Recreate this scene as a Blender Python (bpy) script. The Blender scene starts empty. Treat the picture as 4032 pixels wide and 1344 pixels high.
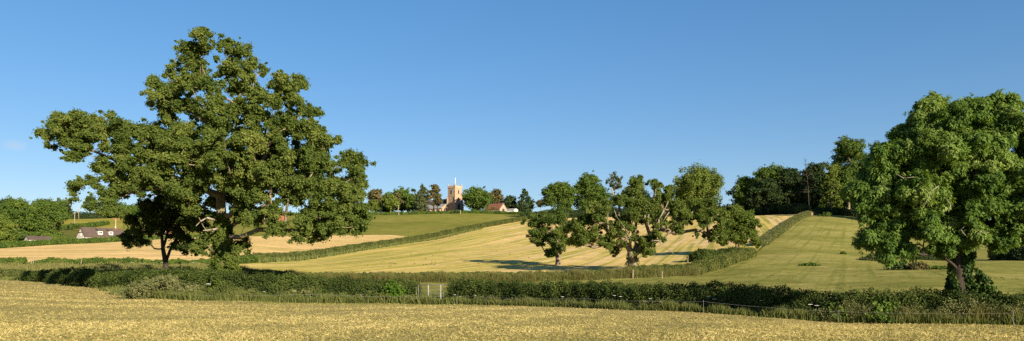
import bpy, math, random
import numpy as np
from mathutils import Vector
rs = np.random.default_rng(7)
random.seed(7)
sc = bpy.context.scene
COL = sc.collection
F, U0, V0, EYE = 2950.0, 2016.0, 1060.0, 1.7
SUN_AZ, SUN_EL = 54.0, 20.0

# ------------------------------------------------------------------ terrain
DK = np.array([17.7, 32, 46, 60, 75, 86, 100, 115, 135, 165, 200, 240, 285, 330, 390, 460, 560, 750, 1100, 3000.])
def prof(pts):
    d = [p[0] for p in pts]; r = [p[1] for p in pts]
    z = [EYE - (b - V0) / F * a for a, b in pts]
    zl = np.interp(DK, d, z)
    return zl
COLS = [
 (-700, [(17.7,1330),(50,1145),(92,1102),(118,1042),(190,1010),(230,985),(330,950),(450,905),(650,868),(900,880)]),
 (0,    [(17.7,1344),(50,1148),(88,1104),(115,1040),(230,986),(262,962),(300,948),(420,895),(620,852),(800,862)]),
 (400,  [(17.7,1344),(46,1182),(70,1132),(90,1085),(115,1040),(270,964),(300,951),(330,938),(450,888),(560,862),(750,866)]),
 (890,  [(17.7,1344),(45.5,1190),(60,1104),(85,1082),(115,1048),(132,1032),(330,932),(460,856),(600,846),(800,860)]),
 (1200, [(17.7,1344),(46,1196),(60,1140),(75,1112),(86,1086),(115,1058),(175,1020),(330,930),(460,852),(600,846),(800,860)]),
 (1535, [(17.7,1344),(46,1199),(60,1150),(75,1115),(86,1087),(130,1036),(180,1000),(235,968),(312,932),(460,849),(520,843),(650,850)]),
 (1690, [(17.7,1344),(46,1201),(60,1152),(75,1115),(86,1087),(120,1046),(200,980),(285,940),(330,912),(460,846),(520,840),(650,850)]),
 (1850, [(17.7,1344),(45,1204),(60,1152),(76,1114),(86,1087),(120,1044),(200,976),(305,912),(385,876),(460,843),(520,838),(650,850)]),
 (2100, [(17.7,1344),(43,1213),(60,1152),(76,1114),(86,1087),(115,1048),(200,972),(300,904),(385,868),(460,848),(520,838),(650,850)]),
 (2450, [(17.7,1344),(39,1230),(55,1160),(75,1112),(86,1080),(95,1070),(115,1046),(200,962),(300,892),(370,860),(460,848),(600,850)]),
 (2700, [(17.7,1344),(36,1240),(50,1170),(70,1118),(85,1090),(95,1058),(112,1036),(130,1006),(200,945),(300,884),(370,858),(460,850),(600,852)]),
 (3050, [(17.7,1344),(33.7,1260),(45,1182),(60,1132),(85,1070),(112,1012),(130,985),(200,918),(270,868),(300,855),(330,850),(460,846),(600,850)]),
 (3300, [(17.7,1344),(32.3,1275),(45,1180),(60,1122),(85,1064),(130,988),(200,918),(270,863),(300,851),(330,847),(460,846),(600,850)]),
 (3700, [(17.7,1344),(30.2,1290),(42,1178),(60,1100),(85,1056),(100,1042),(112,1038),(135,1010),(200,950),(300,900),(450,868),(600,866)]),
 (4032, [(17.7,1344),(29.3,1300),(42,1186),(60,1105),(85,1064),(100,1050),(150,990),(200,950),(300,905),(450,872),(600,868)]),
 (4800, [(17.7,1344),(29.3,1300),(42,1186),(60,1105),(85,1064),(100,1050),(150,990),(200,950),(300,905),(450,872),(600,868)]),
]
CU = np.array([c[0] for c in COLS], float)
CZ = np.array([prof(c[1]) for c in COLS])
LK = np.log(DK)
def cubic(t, p0, p1, p2, p3, x0, x1, x2, x3):
    m1 = (p2 - p0) / (x2 - x0); m2 = (p3 - p1) / (x3 - x1); h = x2 - x1
    t2, t3 = t*t, t*t*t
    return (2*t3-3*t2+1)*p1 + (t3-2*t2+t)*h*m1 + (-2*t3+3*t2)*p2 + (t3-t2)*h*m2
def H(x, y):
    x = np.asarray(x, float); y = np.asarray(y, float)
    x, y = np.broadcast_arrays(x, y)
    d = np.maximum(y, 17.7)
    u = np.clip(U0 + F * x / d, -699, 4799)
    ld = np.log(np.minimum(d, 2990))
    ui = np.clip(np.searchsorted(CU, u, side='right') - 1, 0, len(CU)-2)
    di = np.clip(np.searchsorted(LK, ld, side='right') - 1, 0, len(LK)-2)
    def atcol(ci):
        i0, i1, i2, i3 = np.maximum(di-1,0), di, di+1, np.minimum(di+2, len(LK)-1)
        x0 = np.where(di-1 < 0, DK[0]-14, DK[i0]); x3 = np.where(di+2 > len(LK)-1, DK[-1]+1000, DK[i3])
        t = (np.minimum(d, 2990) - DK[i1]) / (DK[i2] - DK[i1])
        return cubic(t, CZ[ci, i0], CZ[ci, i1], CZ[ci, i2], CZ[ci, i3], x0, DK[i1], DK[i2], x3)
    c0, c1, c2, c3 = np.maximum(ui-1,0), ui, ui+1, np.minimum(ui+2, len(CU)-1)
    t = (u - CU[c1]) / (CU[c2] - CU[c1])
    x0 = np.where(ui-1 < 0, CU[0]-500, CU[c0]); x3 = np.where(ui+2 > len(CU)-1, CU[-1]+500, CU[c3])
    z = cubic(t, atcol(c0), atcol(c1), atcol(c2), atcol(c3), x0, CU[c1], CU[c2], x3)
    k = np.clip(y / 17.7, 0, 1)
    return np.where(y < 17.7, z * k, z)
def XY(u, d): return (u - U0) / F * d, d
def P(u, v, d): return np.array([(u - U0) / F * d, d, EYE - (v - V0) / F * d])
def G(u, d, dz=0.0):
    x, y = XY(u, d); return np.array([x, y, float(H(x, y)) + dz])

# ------------------------------------------------------------------ object helpers
def tag(o, label=None, cat=None, group=None, kind=None):
    if label: o['label'] = label
    if cat: o['category'] = cat
    if group: o['group'] = group
    if kind: o['kind'] = kind
    return o
def thing(name, label, cat, loc, group=None):
    o = bpy.data.objects.new(name, None); COL.objects.link(o)
    o.location = [float(a) for a in loc]; o.empty_display_size = 0.5
    return tag(o, label, cat, group)
def mesh(name, V, Fs, mat, parent=None, smooth=False, tint=None, base=None):
    """Fs: list of int arrays (n,k) of faces; V world coordinates"""
    V = np.asarray(V, np.float32).reshape(-1, 3)
    if parent is not None: V = V - np.array(parent.location, np.float32)
    elif base is not None: V = V - np.asarray(base, np.float32)
    me = bpy.data.meshes.new(name)
    Fs = [np.asarray(f, np.int32) for f in (Fs if isinstance(Fs, list) else [Fs]) if len(f)]
    tot = np.concatenate([np.full(len(f), f.shape[1], np.int32) for f in Fs])
    idx = np.concatenate([f.ravel() for f in Fs])
    me.vertices.add(len(V)); me.vertices.foreach_set('co', V.ravel())
    me.loops.add(len(idx)); me.loops.foreach_set('vertex_index', idx)
    me.polygons.add(len(tot))
    st = np.zeros(len(tot), np.int32); st[1:] = np.cumsum(tot)[:-1]
    me.polygons.foreach_set('loop_start', st); me.polygons.foreach_set('loop_total', tot)
    me.polygons.foreach_set('use_smooth', np.full(len(tot), bool(smooth)))
    if tint is not None:
        a = me.attributes.new('tint', 'FLOAT', 'POINT'); a.data.foreach_set('value', np.asarray(tint, np.float32))
    me.update(calc_edges=True)
    me.materials.append(mat)
    o = bpy.data.objects.new(name, me); COL.objects.link(o)
    if parent is not None: o.parent = parent
    elif base is not None: o.location = [float(a) for a in base]
    return o
def nrm(a): return a / np.maximum(np.linalg.norm(a, axis=-1, keepdims=True), 1e-9)
def rdir(n):
    return nrm(rs.normal(size=(n, 3)))
class MB:
    def __init__(s): s.v = []; s.q = []; s.n = 0; s.t = []
    def add(s, V, Q):
        V = np.asarray(V, float).reshape(-1, 3); s.v.append(V)
        for q in Q: s.q.append([i + s.n for i in q])
        s.n += len(V)
    def box(s, c, sz, ax=None):
        """box centred c, sizes sz, axes ax (3x3 rows)"""
        ax = np.eye(3) if ax is None else np.asarray(ax); c = np.asarray(c, float)
        h = np.asarray(sz, float) / 2
        V = [c + ax[0]*h[0]*i + ax[1]*h[1]*j + ax[2]*h[2]*k for i in (-1,1) for j in (-1,1) for k in (-1,1)]
        s.add(V, [(0,1,3,2),(4,6,7,5),(0,4,5,1),(2,3,7,6),(0,2,6,4),(1,5,7,3)])
    def prism(s, poly, ext):
        """poly: list of 3-D points (convex planar), extruded by vector ext"""
        p = np.asarray(poly, float); n = len(p); e = np.asarray(ext, float)
        s.add(np.concatenate([p, p+e]), [tuple(range(n))[::-1], tuple(range(n, 2*n))] + [(i, (i+1)%n, n+(i+1)%n, n+i) for i in range(n)])
    def tube(s, a, b, r0, r1, k=8):
        V, Q = tubes(np.array([a]), np.array([b]), np.array([r0]), np.array([r1]), k)
        s.add(V, [tuple(q) for q in Q] + [tuple(range(k))[::-1], tuple(range(k, 2*k))])
    def build(s, name, mat, parent=None, base=None, smooth=False):
        by = {}
        for q in s.q: by.setdefault(len(q), []).append(q)
        return mesh(name, np.concatenate(s.v), [np.array(v) for v in by.values()], mat, parent, smooth, base=base)
def tubes(A, B, R0, R1, k=6):
    n = len(A); D = nrm(B - A)
    up = np.where(np.abs(D[:, 2:3]) > 0.9, np.array([[1., 0, 0]]), np.array([[0, 0, 1.]]))
    X = nrm(np.cross(D, up)); Y = np.cross(D, X)
    a = np.arange(k) / k * 2 * np.pi
    ring = X[:, None] * np.cos(a)[None, :, None] + Y[:, None] * np.sin(a)[None, :, None]
    V = np.concatenate([A[:, None] + ring * R0[:, None, None], B[:, None] + ring * R1[:, None, None]], 1)
    i = np.arange(k); j = (i + 1) % k
    q = np.stack([i, j, j + k, i + k], -1)
    Q = (q[None] + (np.arange(n) * 2 * k)[:, None, None]).reshape(-1, 4)
    return V.reshape(-1, 3), Q
def leaves(C, N, L, W, axis=None):
    """kite quads; C centres, N normals, L lengths, W widths"""
    n = len(C); N = nrm(N)
    t = rdir(n) if axis is None else axis
    A = nrm(t - N * np.sum(t * N, -1, keepdims=True)); B = np.cross(N, A)
    L = np.broadcast_to(L, n)[:, None]; W = np.broadcast_to(W, n)[:, None]
    bend = N * L * 0.12
    V = np.stack([C - A*L*.5 - bend, C + B*W*.5 + A*L*.08 + bend, C + A*L*.5 - bend, C - B*W*.5 + A*L*.08 + bend], 1)
    Q = np.arange(4*n).reshape(n, 4)
    return V.reshape(-1, 3), Q

# ------------------------------------------------------------------ materials
def newmat(name):
    m = bpy.data.materials.new(name); m.use_nodes = True
    nt = m.node_tree; nt.nodes.clear()
    out = nt.nodes.new('ShaderNodeOutputMaterial')
    return m, nt, out
def N(nt, t, **kw):
    n = nt.nodes.new(t)
    for k, v in kw.items(): setattr(n, k, v)
    return n
def ramp(nt, src, stops, interp='LINEAR'):
    r = N(nt, 'ShaderNodeValToRGB'); e = r.color_ramp.elements; r.color_ramp.interpolation = interp
    while len(e) > 1: e.remove(e[-1])
    e[0].position = stops[0][0]; e[0].color = (*stops[0][1], 1)
    for p, c in stops[1:]:
        q = e.new(p); q.color = (*c, 1)
    nt.links.new(src, r.inputs[0]); return r.outputs[0]
def pos(nt):
    return N(nt, 'ShaderNodeNewGeometry').outputs['Position']
def mapped(nt, src, rotz=0., scale=(1,1,1)):
    m = N(nt, 'ShaderNodeMapping'); m.vector_type = 'POINT'
    m.inputs['Rotation'].default_value = (0, 0, rotz); m.inputs['Scale'].default_value = scale
    nt.links.new(src, m.inputs['Vector']); return m.outputs[0]
def noise(nt, vec, scale, detail=4, rough=.55, dist=0.):
    n = N(nt, 'ShaderNodeTexNoise'); n.inputs['Scale'].default_value = scale; n.inputs['Detail'].default_value = detail
    n.inputs['Roughness'].default_value = rough; n.inputs['Distortion'].default_value = dist
    nt.links.new(vec, n.inputs['Vector']); return n.outputs['Fac']
def mix(nt, a, b, f, mode='MIX'):
    m = N(nt, 'ShaderNodeMix', data_type='RGBA', blend_type=mode)
    for s, i in ((f, 0), (a, 6), (b, 7)):
        if hasattr(s, 'links') or hasattr(s, 'is_linked'): nt.links.new(s, m.inputs[i])
        elif i == 0: m.inputs[0].default_value = s
        else: m.inputs[i].default_value = (*s, 1)
    return m.outputs[2]
def mrange(nt, s, a, b, c=0., d=1.):
    m = N(nt, 'ShaderNodeMapRange'); nt.links.new(s, m.inputs[0])
    for i, v in enumerate((a, b, c, d)): m.inputs[i+1].default_value = v
    return m.outputs[0]
def bump(nt, h, strength, dist):
    b = N(nt, 'ShaderNodeBump'); b.inputs['Strength'].default_value = strength; b.inputs['Distance'].default_value = dist
    nt.links.new(h, b.inputs['Height']); return b.outputs[0]
def principled(nt, out, color, rough=.8, spec=.2, normal=None, metal=0.):
    p = N(nt, 'ShaderNodeBsdfPrincipled')
    if hasattr(color, 'is_linked'): nt.links.new(color, p.inputs['Base Color'])
    else: p.inputs['Base Color'].default_value = (*color, 1)
    if hasattr(rough, 'is_linked'): nt.links.new(rough, p.inputs['Roughness'])
    else: p.inputs['Roughness'].default_value = rough
    p.inputs['Specular IOR Level'].default_value = spec; p.inputs['Metallic'].default_value = metal
    if normal is not None: nt.links.new(normal, p.inputs['Normal'])
    nt.links.new(p.outputs[0], out.inputs[0]); return p
def leafmat(name, dark, mid, light, trans=.45, spec=.25):
    m, nt, out = newmat(name)
    at = N(nt, 'ShaderNodeAttribute', attribute_name='tint')
    c = ramp(nt, at.outputs['Fac'], [(0, dark), (.5, mid), (1, light)])
    p = N(nt, 'ShaderNodeBsdfPrincipled'); nt.links.new(c, p.inputs['Base Color'])
    p.inputs['Roughness'].default_value = .6; p.inputs['Specular IOR Level'].default_value = spec*.45
    t = N(nt, 'ShaderNodeBsdfTranslucent')
    c2 = mix(nt, c, (1.0, .95, .35), 1.0, 'MULTIPLY')
    nt.links.new(c2, t.inputs[0])
    x = N(nt, 'ShaderNodeMixShader'); x.inputs[0].default_value = trans
    nt.links.new(p.outputs[0], x.inputs[1]); nt.links.new(t.outputs[0], x.inputs[2])
    nt.links.new(x.outputs[0], out.inputs[0]); return m
def barkmat(name, a, b, c=None):
    m, nt, out = newmat(name); p = pos(nt)
    n1 = noise(nt, mapped(nt, p, 0, (6, 6, 1.2)), 1.5, 6, .65)
    n2 = noise(nt, p, .7, 3)
    col = ramp(nt, n1, [(.3, a), (.65, b)])
    if c: col = mix(nt, col, c, mrange(nt, n2, .5, .62))
    principled(nt, out, col, .9, .1, bump(nt, n1, .8, .06)); return m
def plain(name, a, b=None, scale=2., rough=.85, spec=.15, bmp=.2, bd=.02, stretch=(1,1,1)):
    m, nt, out = newmat(name); p = pos(nt)
    n1 = noise(nt, mapped(nt, p, 0, stretch), scale, 5, .6)
    b = b or tuple(x*.75 for x in a)
    principled(nt, out, ramp(nt, n1, [(.3, b), (.7, a)]), rough, spec, bump(nt, n1, bmp, bd)); return m

M = {}
M['oak'] = leafmat('oak_leaf', (.072,.118,.024), (.138,.190,.040), (.240,.278,.066), .5)
M['ash'] = leafmat('ash_leaf', (.065,.130,.024), (.150,.245,.048), (.290,.375,.100), .5)
M['ivy'] = leafmat('ivy_leaf', (.025,.055,.013), (.050,.098,.020), (.110,.165,.040), .3, .4)
M['hawthorn'] = leafmat('hawthorn_leaf', (.030,.052,.013), (.062,.092,.020), (.125,.160,.036), .35)
M['weed'] = leafmat('weed_leaf', (.075,.100,.028), (.135,.160,.042), (.210,.215,.075), .4)
M['drygrass'] = leafmat('grass_stem', (.105,.125,.036), (.180,.180,.055), (.260,.220,.095), .4)
M['seedgrass'] = leafmat('seed_grass', (.085,.100,.028), (.140,.145,.042), (.210,.180,.070), .35)
M['bramble'] = leafmat('bramble_leaf', (.105,.125,.046), (.165,.180,.068), (.235,.235,.100), .4)
M['bright'] = leafmat('bright_leaf', (0.050,0.100,0.012), (0.090,0.170,0.020), (0.140,0.230,0.030), .4)
M['field_tree'] = leafmat('field_tree_leaf', (.075,.115,.020), (.120,.170,.030), (.175,.220,.045), .45)
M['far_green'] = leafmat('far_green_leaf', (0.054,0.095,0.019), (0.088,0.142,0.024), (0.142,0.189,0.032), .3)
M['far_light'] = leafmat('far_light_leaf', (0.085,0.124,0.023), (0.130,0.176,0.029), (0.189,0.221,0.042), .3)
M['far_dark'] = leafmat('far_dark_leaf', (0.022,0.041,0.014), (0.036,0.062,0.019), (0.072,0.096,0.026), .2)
M['far_brown'] = leafmat('far_brown_leaf', (0.065,0.068,0.029), (0.111,0.101,0.039), (0.182,0.143,0.052), .2)
M['far_grey'] = leafmat('far_grey_leaf', (0.060,0.082,0.034), (0.096,0.118,0.046), (0.144,0.156,0.060), .3)
M['pink'] = leafmat('pink_leaf', (0.140,0.100,0.070), (0.200,0.150,0.110), (0.260,0.200,0.150), .3)
M['straw'] = leafmat('straw', (.20,.185,.055), (.385,.32,.112), (.69,.565,.255), .3)
M['white_flower'] = plain('white_flower', (.75,.74,.66), (.6,.6,.5), 8)
M['bark'] = barkmat('oak_bark', (.10,.075,.052), (.27,.21,.145), (.17,.155,.08))
M['bark_pale'] = barkmat('pale_bark', (.16,.13,.10), (.36,.30,.24))
M['bark_dark'] = barkmat('dark_bark', (.022,.018,.014), (.062,.050,.038))
M['bark_red'] = barkmat('pine_bark', (.16,.09,.06), (.30,.18,.12))
M['hedge_core'] = plain('hedge_twigs', (.022,.026,.011), (.012,.015,.007), 6, 1., 0., .8, .1)
M['post_wood'] = plain('post_wood', (.36,.30,.22), (.2,.16,.11), 5, .9, .1, .5, .02, (4,4,.6))
M['white_paint'] = plain('white_paint', (.78,.76,.72), (.66,.64,.6), 1.5)
M['galv'] = plain('galvanised_steel', (.30,.30,.28), (.22,.22,.21), 4, .6, .3)
M['galv_dull'] = plain('weathered_steel', (.15,.15,.13), (.10,.10,.09), 4, .7, .2)
M['galv'].node_tree.nodes  # dull zinc
M['wire'] = plain('fence_wire', (.25,.25,.22), (.2,.2,.18), 3, .7, .2)
M['glass'] = plain('dark_glass', (.035,.045,.055), (.02,.025,.03), 1., .08, .5, 0., .01)
M['feather'] = plain('black_feather', (.02,.02,.022), (.012,.012,.014), 20, .6, .3)

def stonemat(name, a, b, stain):
    m, nt, out = newmat(name); p = pos(nt)
    n1 = noise(nt, p, .55, 5, .65); n2 = noise(nt, p, 3.2, 4, .6)
    br = N(nt, 'ShaderNodeTexVoronoi'); br.inputs['Scale'].default_value = 2.2
    nt.links.new(mapped(nt, p, .6, (1, 1, 1.6)), br.inputs['Vector'])
    col = ramp(nt, n1, [(.3, b), (.62, a)])
    col = mix(nt, col, stain, mrange(nt, n2, .5, .75, 0, .6))
    g = N(nt, 'ShaderNodeSeparateColor'); nt.links.new(br.outputs['Color'], g.inputs[0])
    k = ramp(nt, g.outputs[0], [(0, (.78,.76,.74)), (1, (1.1,1.08,1.05))])
    col = mix(nt, col, k, 1., 'MULTIPLY')
    principled(nt, out, col, .95, .1, bump(nt, br.outputs['Distance'], .4, .05)); return m
M['stone'] = stonemat('church_stone', (.42,.295,.20), (.32,.23,.16), (.25,.19,.14))
M['stone_trim'] = stonemat('dressed_stone', (.45,.335,.235), (.36,.27,.195), (.27,.21,.165))
M['plaster'] = stonemat('aged_plaster', (.62,.58,.52), (.50,.47,.43), (.40,.38,.34))
def tilemat(name, a, b, c, course=.3):
    m, nt, out = newmat(name); p = pos(nt)
    w = N(nt, 'ShaderNodeTexWave', wave_type='BANDS', bands_direction='Z'); w.inputs['Scale'].default_value = 1.0/course*.35
    w.inputs['Distortion'].default_value = 1.; nt.links.new(p, w.inputs['Vector'])
    n1 = noise(nt, p, 1.2, 6, .7); n2 = noise(nt, p, .35, 3)
    col = mix(nt, ramp(nt, n1, [(.3, a), (.7, b)]), c, mrange(nt, n2, .48, .65, 0, .7))
    principled(nt, out, col, .85, .2, bump(nt, w.outputs['Fac'], .5, .03)); return m
M['slate'] = tilemat('slate', (.045,.04,.045), (.085,.075,.08), (.07,.07,.06))
M['lead'] = tilemat('grey_lead', (.22,.22,.21), (.32,.32,.30), (.26,.25,.21))
M['red_tile'] = tilemat('red_clay_tile', (.15,.06,.04), (.22,.09,.055), (.17,.10,.07))
M['brown_tile'] = tilemat('brown_clay_tile', (.065,.046,.038), (.105,.075,.06), (.09,.072,.055))
M['barn_wall'] = stonemat('barn_wall', (.36,.29,.23), (.30,.24,.19), (.24,.20,.16))
M['brick'] = stonemat('red_brick', (.33,.12,.075), (.25,.09,.06), (.28,.15,.10))
M['timber'] = plain('dark_timber', (.06,.045,.035), (.03,.022,.018), 4, .8, .2)

# ------------------------------------------------------------------ ground sheets
def groundmat(name, colours, big=.03, fine=2.5, stripe=None, extra=None, bmp=.35, bd=.08, near=None):
    """colours: dark, mid, light.  stripe=(angle, width, stretch, dark, light, strength)"""
    m, nt, out = newmat(name); p = pos(nt)
    nb = noise(nt, p, big, 5, .6, .4); nf = noise(nt, p, fine, 5, .7); nm = noise(nt, p, fine*.16, 4, .6)
    col = ramp(nt, nb, [(.34, colours[0]), (.5, colours[1]), (.66, colours[2])])
    if stripe:
        for (ang, wid, stretch, c, lo, hi, amt) in stripe:
            mp = N(nt, 'ShaderNodeMapping'); mp.vector_type = 'TEXTURE'; mp.inputs['Rotation'].default_value = (0, 0, -ang)
            mp.inputs['Scale'].default_value = (wid, stretch, 1000.); nt.links.new(p, mp.inputs['Vector']); v = mp.outputs[0]
            ns = noise(nt, v, 1., 3, .6, .15)
            col = mix(nt, col, c, mrange(nt, ns, lo, hi, 0, amt))
    k = ramp(nt, nm, [(.3, (.80,.82,.78)), (.7, (1.16,1.13,1.10))]); col = mix(nt, col, k, 1., 'MULTIPLY')
    k = ramp(nt, nf, [(.28, (.62,.64,.60)), (.5, (1,1,1)), (.74, (1.32,1.28,1.22))]); col = mix(nt, col, k, 1., 'MULTIPLY')
    if extra: col = extra(nt, p, col)
    principled(nt, out, col, 1., 0., bump(nt, nf, bmp, bd)); return m
STR = math.atan(.29)
def greener_left(nt, p, col):
    sx = N(nt, 'ShaderNodeSeparateXYZ'); nt.links.new(p, sx.inputs[0])
    nn = noise(nt, p, .03, 3); ad = N(nt, 'ShaderNodeMath'); ad.operation = 'MULTIPLY_ADD'; ad.inputs[1].default_value = 30.
    nt.links.new(nn, ad.inputs[0]); nt.links.new(sx.outputs[0], ad.inputs[2])
    return mix(nt, col, (.88, .95, .72), mrange(nt, ad.outputs[0], 28., -5., 0., 1.), 'MULTIPLY')
M['g_rough'] = groundmat('rough_grass', ((.085,.095,.022), (.115,.120,.030), (.150,.145,.045)))
M['g_hay'] = groundmat('cut_hay', ((.24,.205,.075), (.30,.25,.10), (.36,.295,.125)), .12, 5.,
    stripe=[(math.radians(78), 1.6, 14., (.20,.185,.065), .50, .68, .6), (math.radians(74), .7, 9., (.56,.43,.22), .55, .7, .6)], bmp=.8, bd=.1)
M['g_mown'] = groundmat('mown_stripes', ((.40,.32,.075), (.49,.375,.115), (.58,.42,.17)), .02, 1.2,
    stripe=[(STR, 2.4, 120., (.58,.42,.22), .47, .6, .9), (STR, 1.5, 90., (.26,.25,.055), .50, .60, .9), (STR+.03, 5., 150., (.66,.44,.22), .50, .66, .8)], bd=.03, extra=greener_left)
M['g_tan'] = groundmat('dry_stubble', ((.48,.345,.13), (.60,.42,.175), (.65,.45,.21)), .02, 1.,
    stripe=[(math.radians(-72), 6., 90., (.40,.33,.11), .47, .62, .85), (math.radians(-70), 3., 80., (.68,.44,.22), .50, .64, .85)], bd=.03)
M['g_meadow'] = groundmat('meadow_grass', ((.135,.150,.030), (.175,.178,.038), (.21,.20,.05)), .012, 1.,
    stripe=[(math.radians(-75), 9., 70., (.23,.175,.065), .5, .68, .6)], bd=.05)
M['g_pasture'] = groundmat('pasture_grass', ((.150,.155,.040), (.215,.205,.055), (.275,.25,.085)), .07, 1.6,
    stripe=[(math.radians(-12), 1.3, 50., (.14,.145,.036), .5, .66, .8), (math.radians(70), 2., 18., (.29,.245,.08), .50, .66, .7), (math.radians(24.7), 1.3, 120., (.150,.160,.04), .52, .63, .75)], bd=.06)
M['g_left'] = groundmat('left_pasture_grass', ((.20,.19,.03), (.26,.23,.05), (.30,.26,.06)), .02, .8)

def sheet(name, U, D, mat, dz=0.):
    X = (U - U0) / F * D; Y = D
    Z = H(X, Y) + dz * (1 + D / 40.)
    n, m = X.shape
    V = np.stack([X, Y, Z], -1).reshape(-1, 3)
    i = np.arange(n-1)[:, None] * m + np.arange(m-1)[None]
    Q = np.stack([i, i+1, i+m+1, i+m], -1).reshape(-1, 4)
    o = mesh(name, V, Q, mat, None, True); tag(o, kind='structure'); return o
# base ground: one sheet to the horizon
dd = np.concatenate([[-60, -20, 0, 6, 12], np.geomspace(17.7, 600, 210), np.geomspace(620, 6000, 14)])
uu = np.linspace(-3200, 7200, 330)
DD = dd[:, None] + 0*uu[None]; WW = np.maximum(np.abs(DD), 35.)
Xg = (uu[None] - U0) / F * WW; Zg = H(Xg, DD)
n_, m_ = Xg.shape
ii = np.arange(n_-1)[:, None]*m_ + np.arange(m_-1)[None]
g = mesh('ground', np.stack([Xg, DD, Zg], -1).reshape(-1, 3), np.stack([ii, ii+1, ii+m_+1, ii+m_], -1).reshape(-1, 4), M['g_rough'], None, True)
tag(g, kind='structure')
# fields given as near / far distance along sight lines u
def field_u(name, us, near, far, mat, nu, nd, dz):
    u = np.linspace(us[0], us[1], nu)
    dn = np.interp(u, [a for a, b in near], [b for a, b in near]); df = np.interp(u, [a for a, b in far], [b for a, b in far])
    t = np.linspace(0, 1, nd)[:, None]
    D = dn[None] * (df / dn)[None] ** t
    return sheet(name, np.broadcast_to(u, D.shape), D, mat, dz)
HAY_EDGE = [(-3000,110),(-600,97),(0,88),(200,82),(340,75),(440,64),(520,52),(640,47.5),(800,46),(1250,46.5),(1700,46.5),(2000,44),(2300,40.5),(2600,37.1),(3000,34.2),(3500,31.2),(4032,29.2),(4800,26.6),(7000,21)]
def hay_edge(u): return np.interp(u, [a for a, b in HAY_EDGE], [b for a, b in HAY_EDGE])
# near hay field (its own near part is a plain strip under the camera)
uh = np.linspace(-2200, 6200, 260); eh = hay_edge(uh)
X0 = (uh - U0) / F * 35.; rows = []
for t in np.concatenate([[-1.2, -.5, 0.], np.linspace(.1, 1, 60)]):
    if t <= 0: x, y = X0, np.full_like(uh, 40 * t)
    else:
        y = eh * t; w = np.maximum(y, 35.); w = np.where(eh < 35, np.maximum(y, eh), w)
        x = (uh - U0) / F * np.where(t == 1, eh, w)
    rows.append(np.stack([x, y, H(x, y) + .02 + .0005*np.maximum(y, 0)], -1))
R = np.array(rows); n_, m_ = R.shape[:2]
ii = np.arange(n_-1)[:, None]*m_ + np.arange(m_-1)[None]
tag(mesh('hay_field', R.reshape(-1, 3), np.stack([ii, ii+1, ii+m_+1, ii+m_], -1).reshape(-1, 4), M['g_hay'], None, True), kind='structure')
HEDGE3 = [(945,133),(1050,150),(1200,176),(1400,212),(1535,238),(1690,286),(1873,318),(2068,386)]
TAN_FAR = [(-700,190),(0,232),(400,280),(560,296),(900,328),(1300,324),(1535,312),(1690,287)]
field_u('stubble_field', (-700, 1690), [(-700,112),(0,115),(500,119),(900,129),(945,133),(1050,150),(1200,176),(1400,212),(1535,238),(1690,286)], TAN_FAR, M['g_tan'], 110, 50, .03)
field_u('meadow', (480, 2068), TAN_FAR + [(1691,287),(1873,318),(2068,386)], [(480,452),(900,462),(1900,462),(2068,450)], M['g_meadow'], 90, 30, .03)
field_u('hillside_pasture', (150, 620), [(150,395),(620,395)], [(150,520),(620,565)], M['g_left'], 40, 24, .03)
def field_d(name, dl, left, right, mat, nd, nu, dz):
    d = np.geomspace(dl[0], dl[1], nd)
    a = np.interp(d, [q[0] for q in left], [q[1] for q in left]); b = np.interp(d, [q[0] for q in right], [q[1] for q in right])
    t = np.linspace(0, 1, nu)[None]
    Uu = a[:, None] * (1-t) + b[:, None] * t
    return sheet(name, Uu, np.broadcast_to(d[:, None], Uu.shape), mat, dz)
field_d('mown_field', (84, 392), [(84,880),(133,945),(150,1050),(176,1200),(212,1400),(238,1535),(286,1690),(318,1873),(386,2068),(395,2090)],
        [(84,2300),(87,2560),(95,2720),(106,2880),(118,2955),(130,2985),(200,3075),(300,3190),(392,3215)], M['g_mown'], 70, 90, .03)
field_d('pasture', (44, 303), [(44,1000),(74,1000),(77,1700),(80,2500),(84,2660),(88,2780),(104,2900),(118,2965),(130,2995),(200,3085),(300,3200)], [(44,6500),(100,5500),(303,4600)], M['g_pasture'], 80, 120, .02)

# ------------------------------------------------------------------ tree builder
def skeleton(nodes, par, lobes, seed, jit=.10, droop=0.):
    """nodes: list of 3-D points, par: parent index. attach every lobe centre; returns arrays"""
    r = np.random.default_rng(seed)
    nodes = [np.asarray(a, float) for a in nodes]; par = list(par); cnt_tip = []
    plen = [0.]
    for i in range(1, len(nodes)): plen.append(plen[par[i]] + np.linalg.norm(nodes[i]-nodes[par[i]]))
    base = np.array(nodes)
    order = np.argsort([np.min(np.linalg.norm(base - l[:3], axis=1)) for l in lobes])
    tips = np.zeros(len(lobes), int)
    for k in order:
        c = lobes[k][:3]; A = np.array(nodes); dist = np.linalg.norm(A - c, axis=1)
        cost = dist + .22*np.array(plen) + np.where(A[:, 2] > c[2] + .3*dist, .25*dist, 0)
        cost[0] += 50
        i = int(np.argmin(cost)); a = A[i]; d = c - a; L = np.linalg.norm(d)
        steps = 1 if L < .6*lobes[k][3] else (2 if L < 2.5*lobes[k][3] else 4)
        prev = i
        side = r.normal(size=3) * L * jit
        for s in range(1, steps+1):
            t = s/steps; q = a + d*t + side*math.sin(t*math.pi) + np.array([0, 0, -L*.10*math.sin(t*math.pi)]) * (0.6 - droop)
            if s < steps: q = q + r.normal(size=3)*L*jit*.35
            nodes.append(q); par.append(prev); plen.append(plen[prev]+np.linalg.norm(q-nodes[prev])); prev = len(nodes)-1
        tips[k] = prev
    return np.array(nodes), np.array(par), tips
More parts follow.
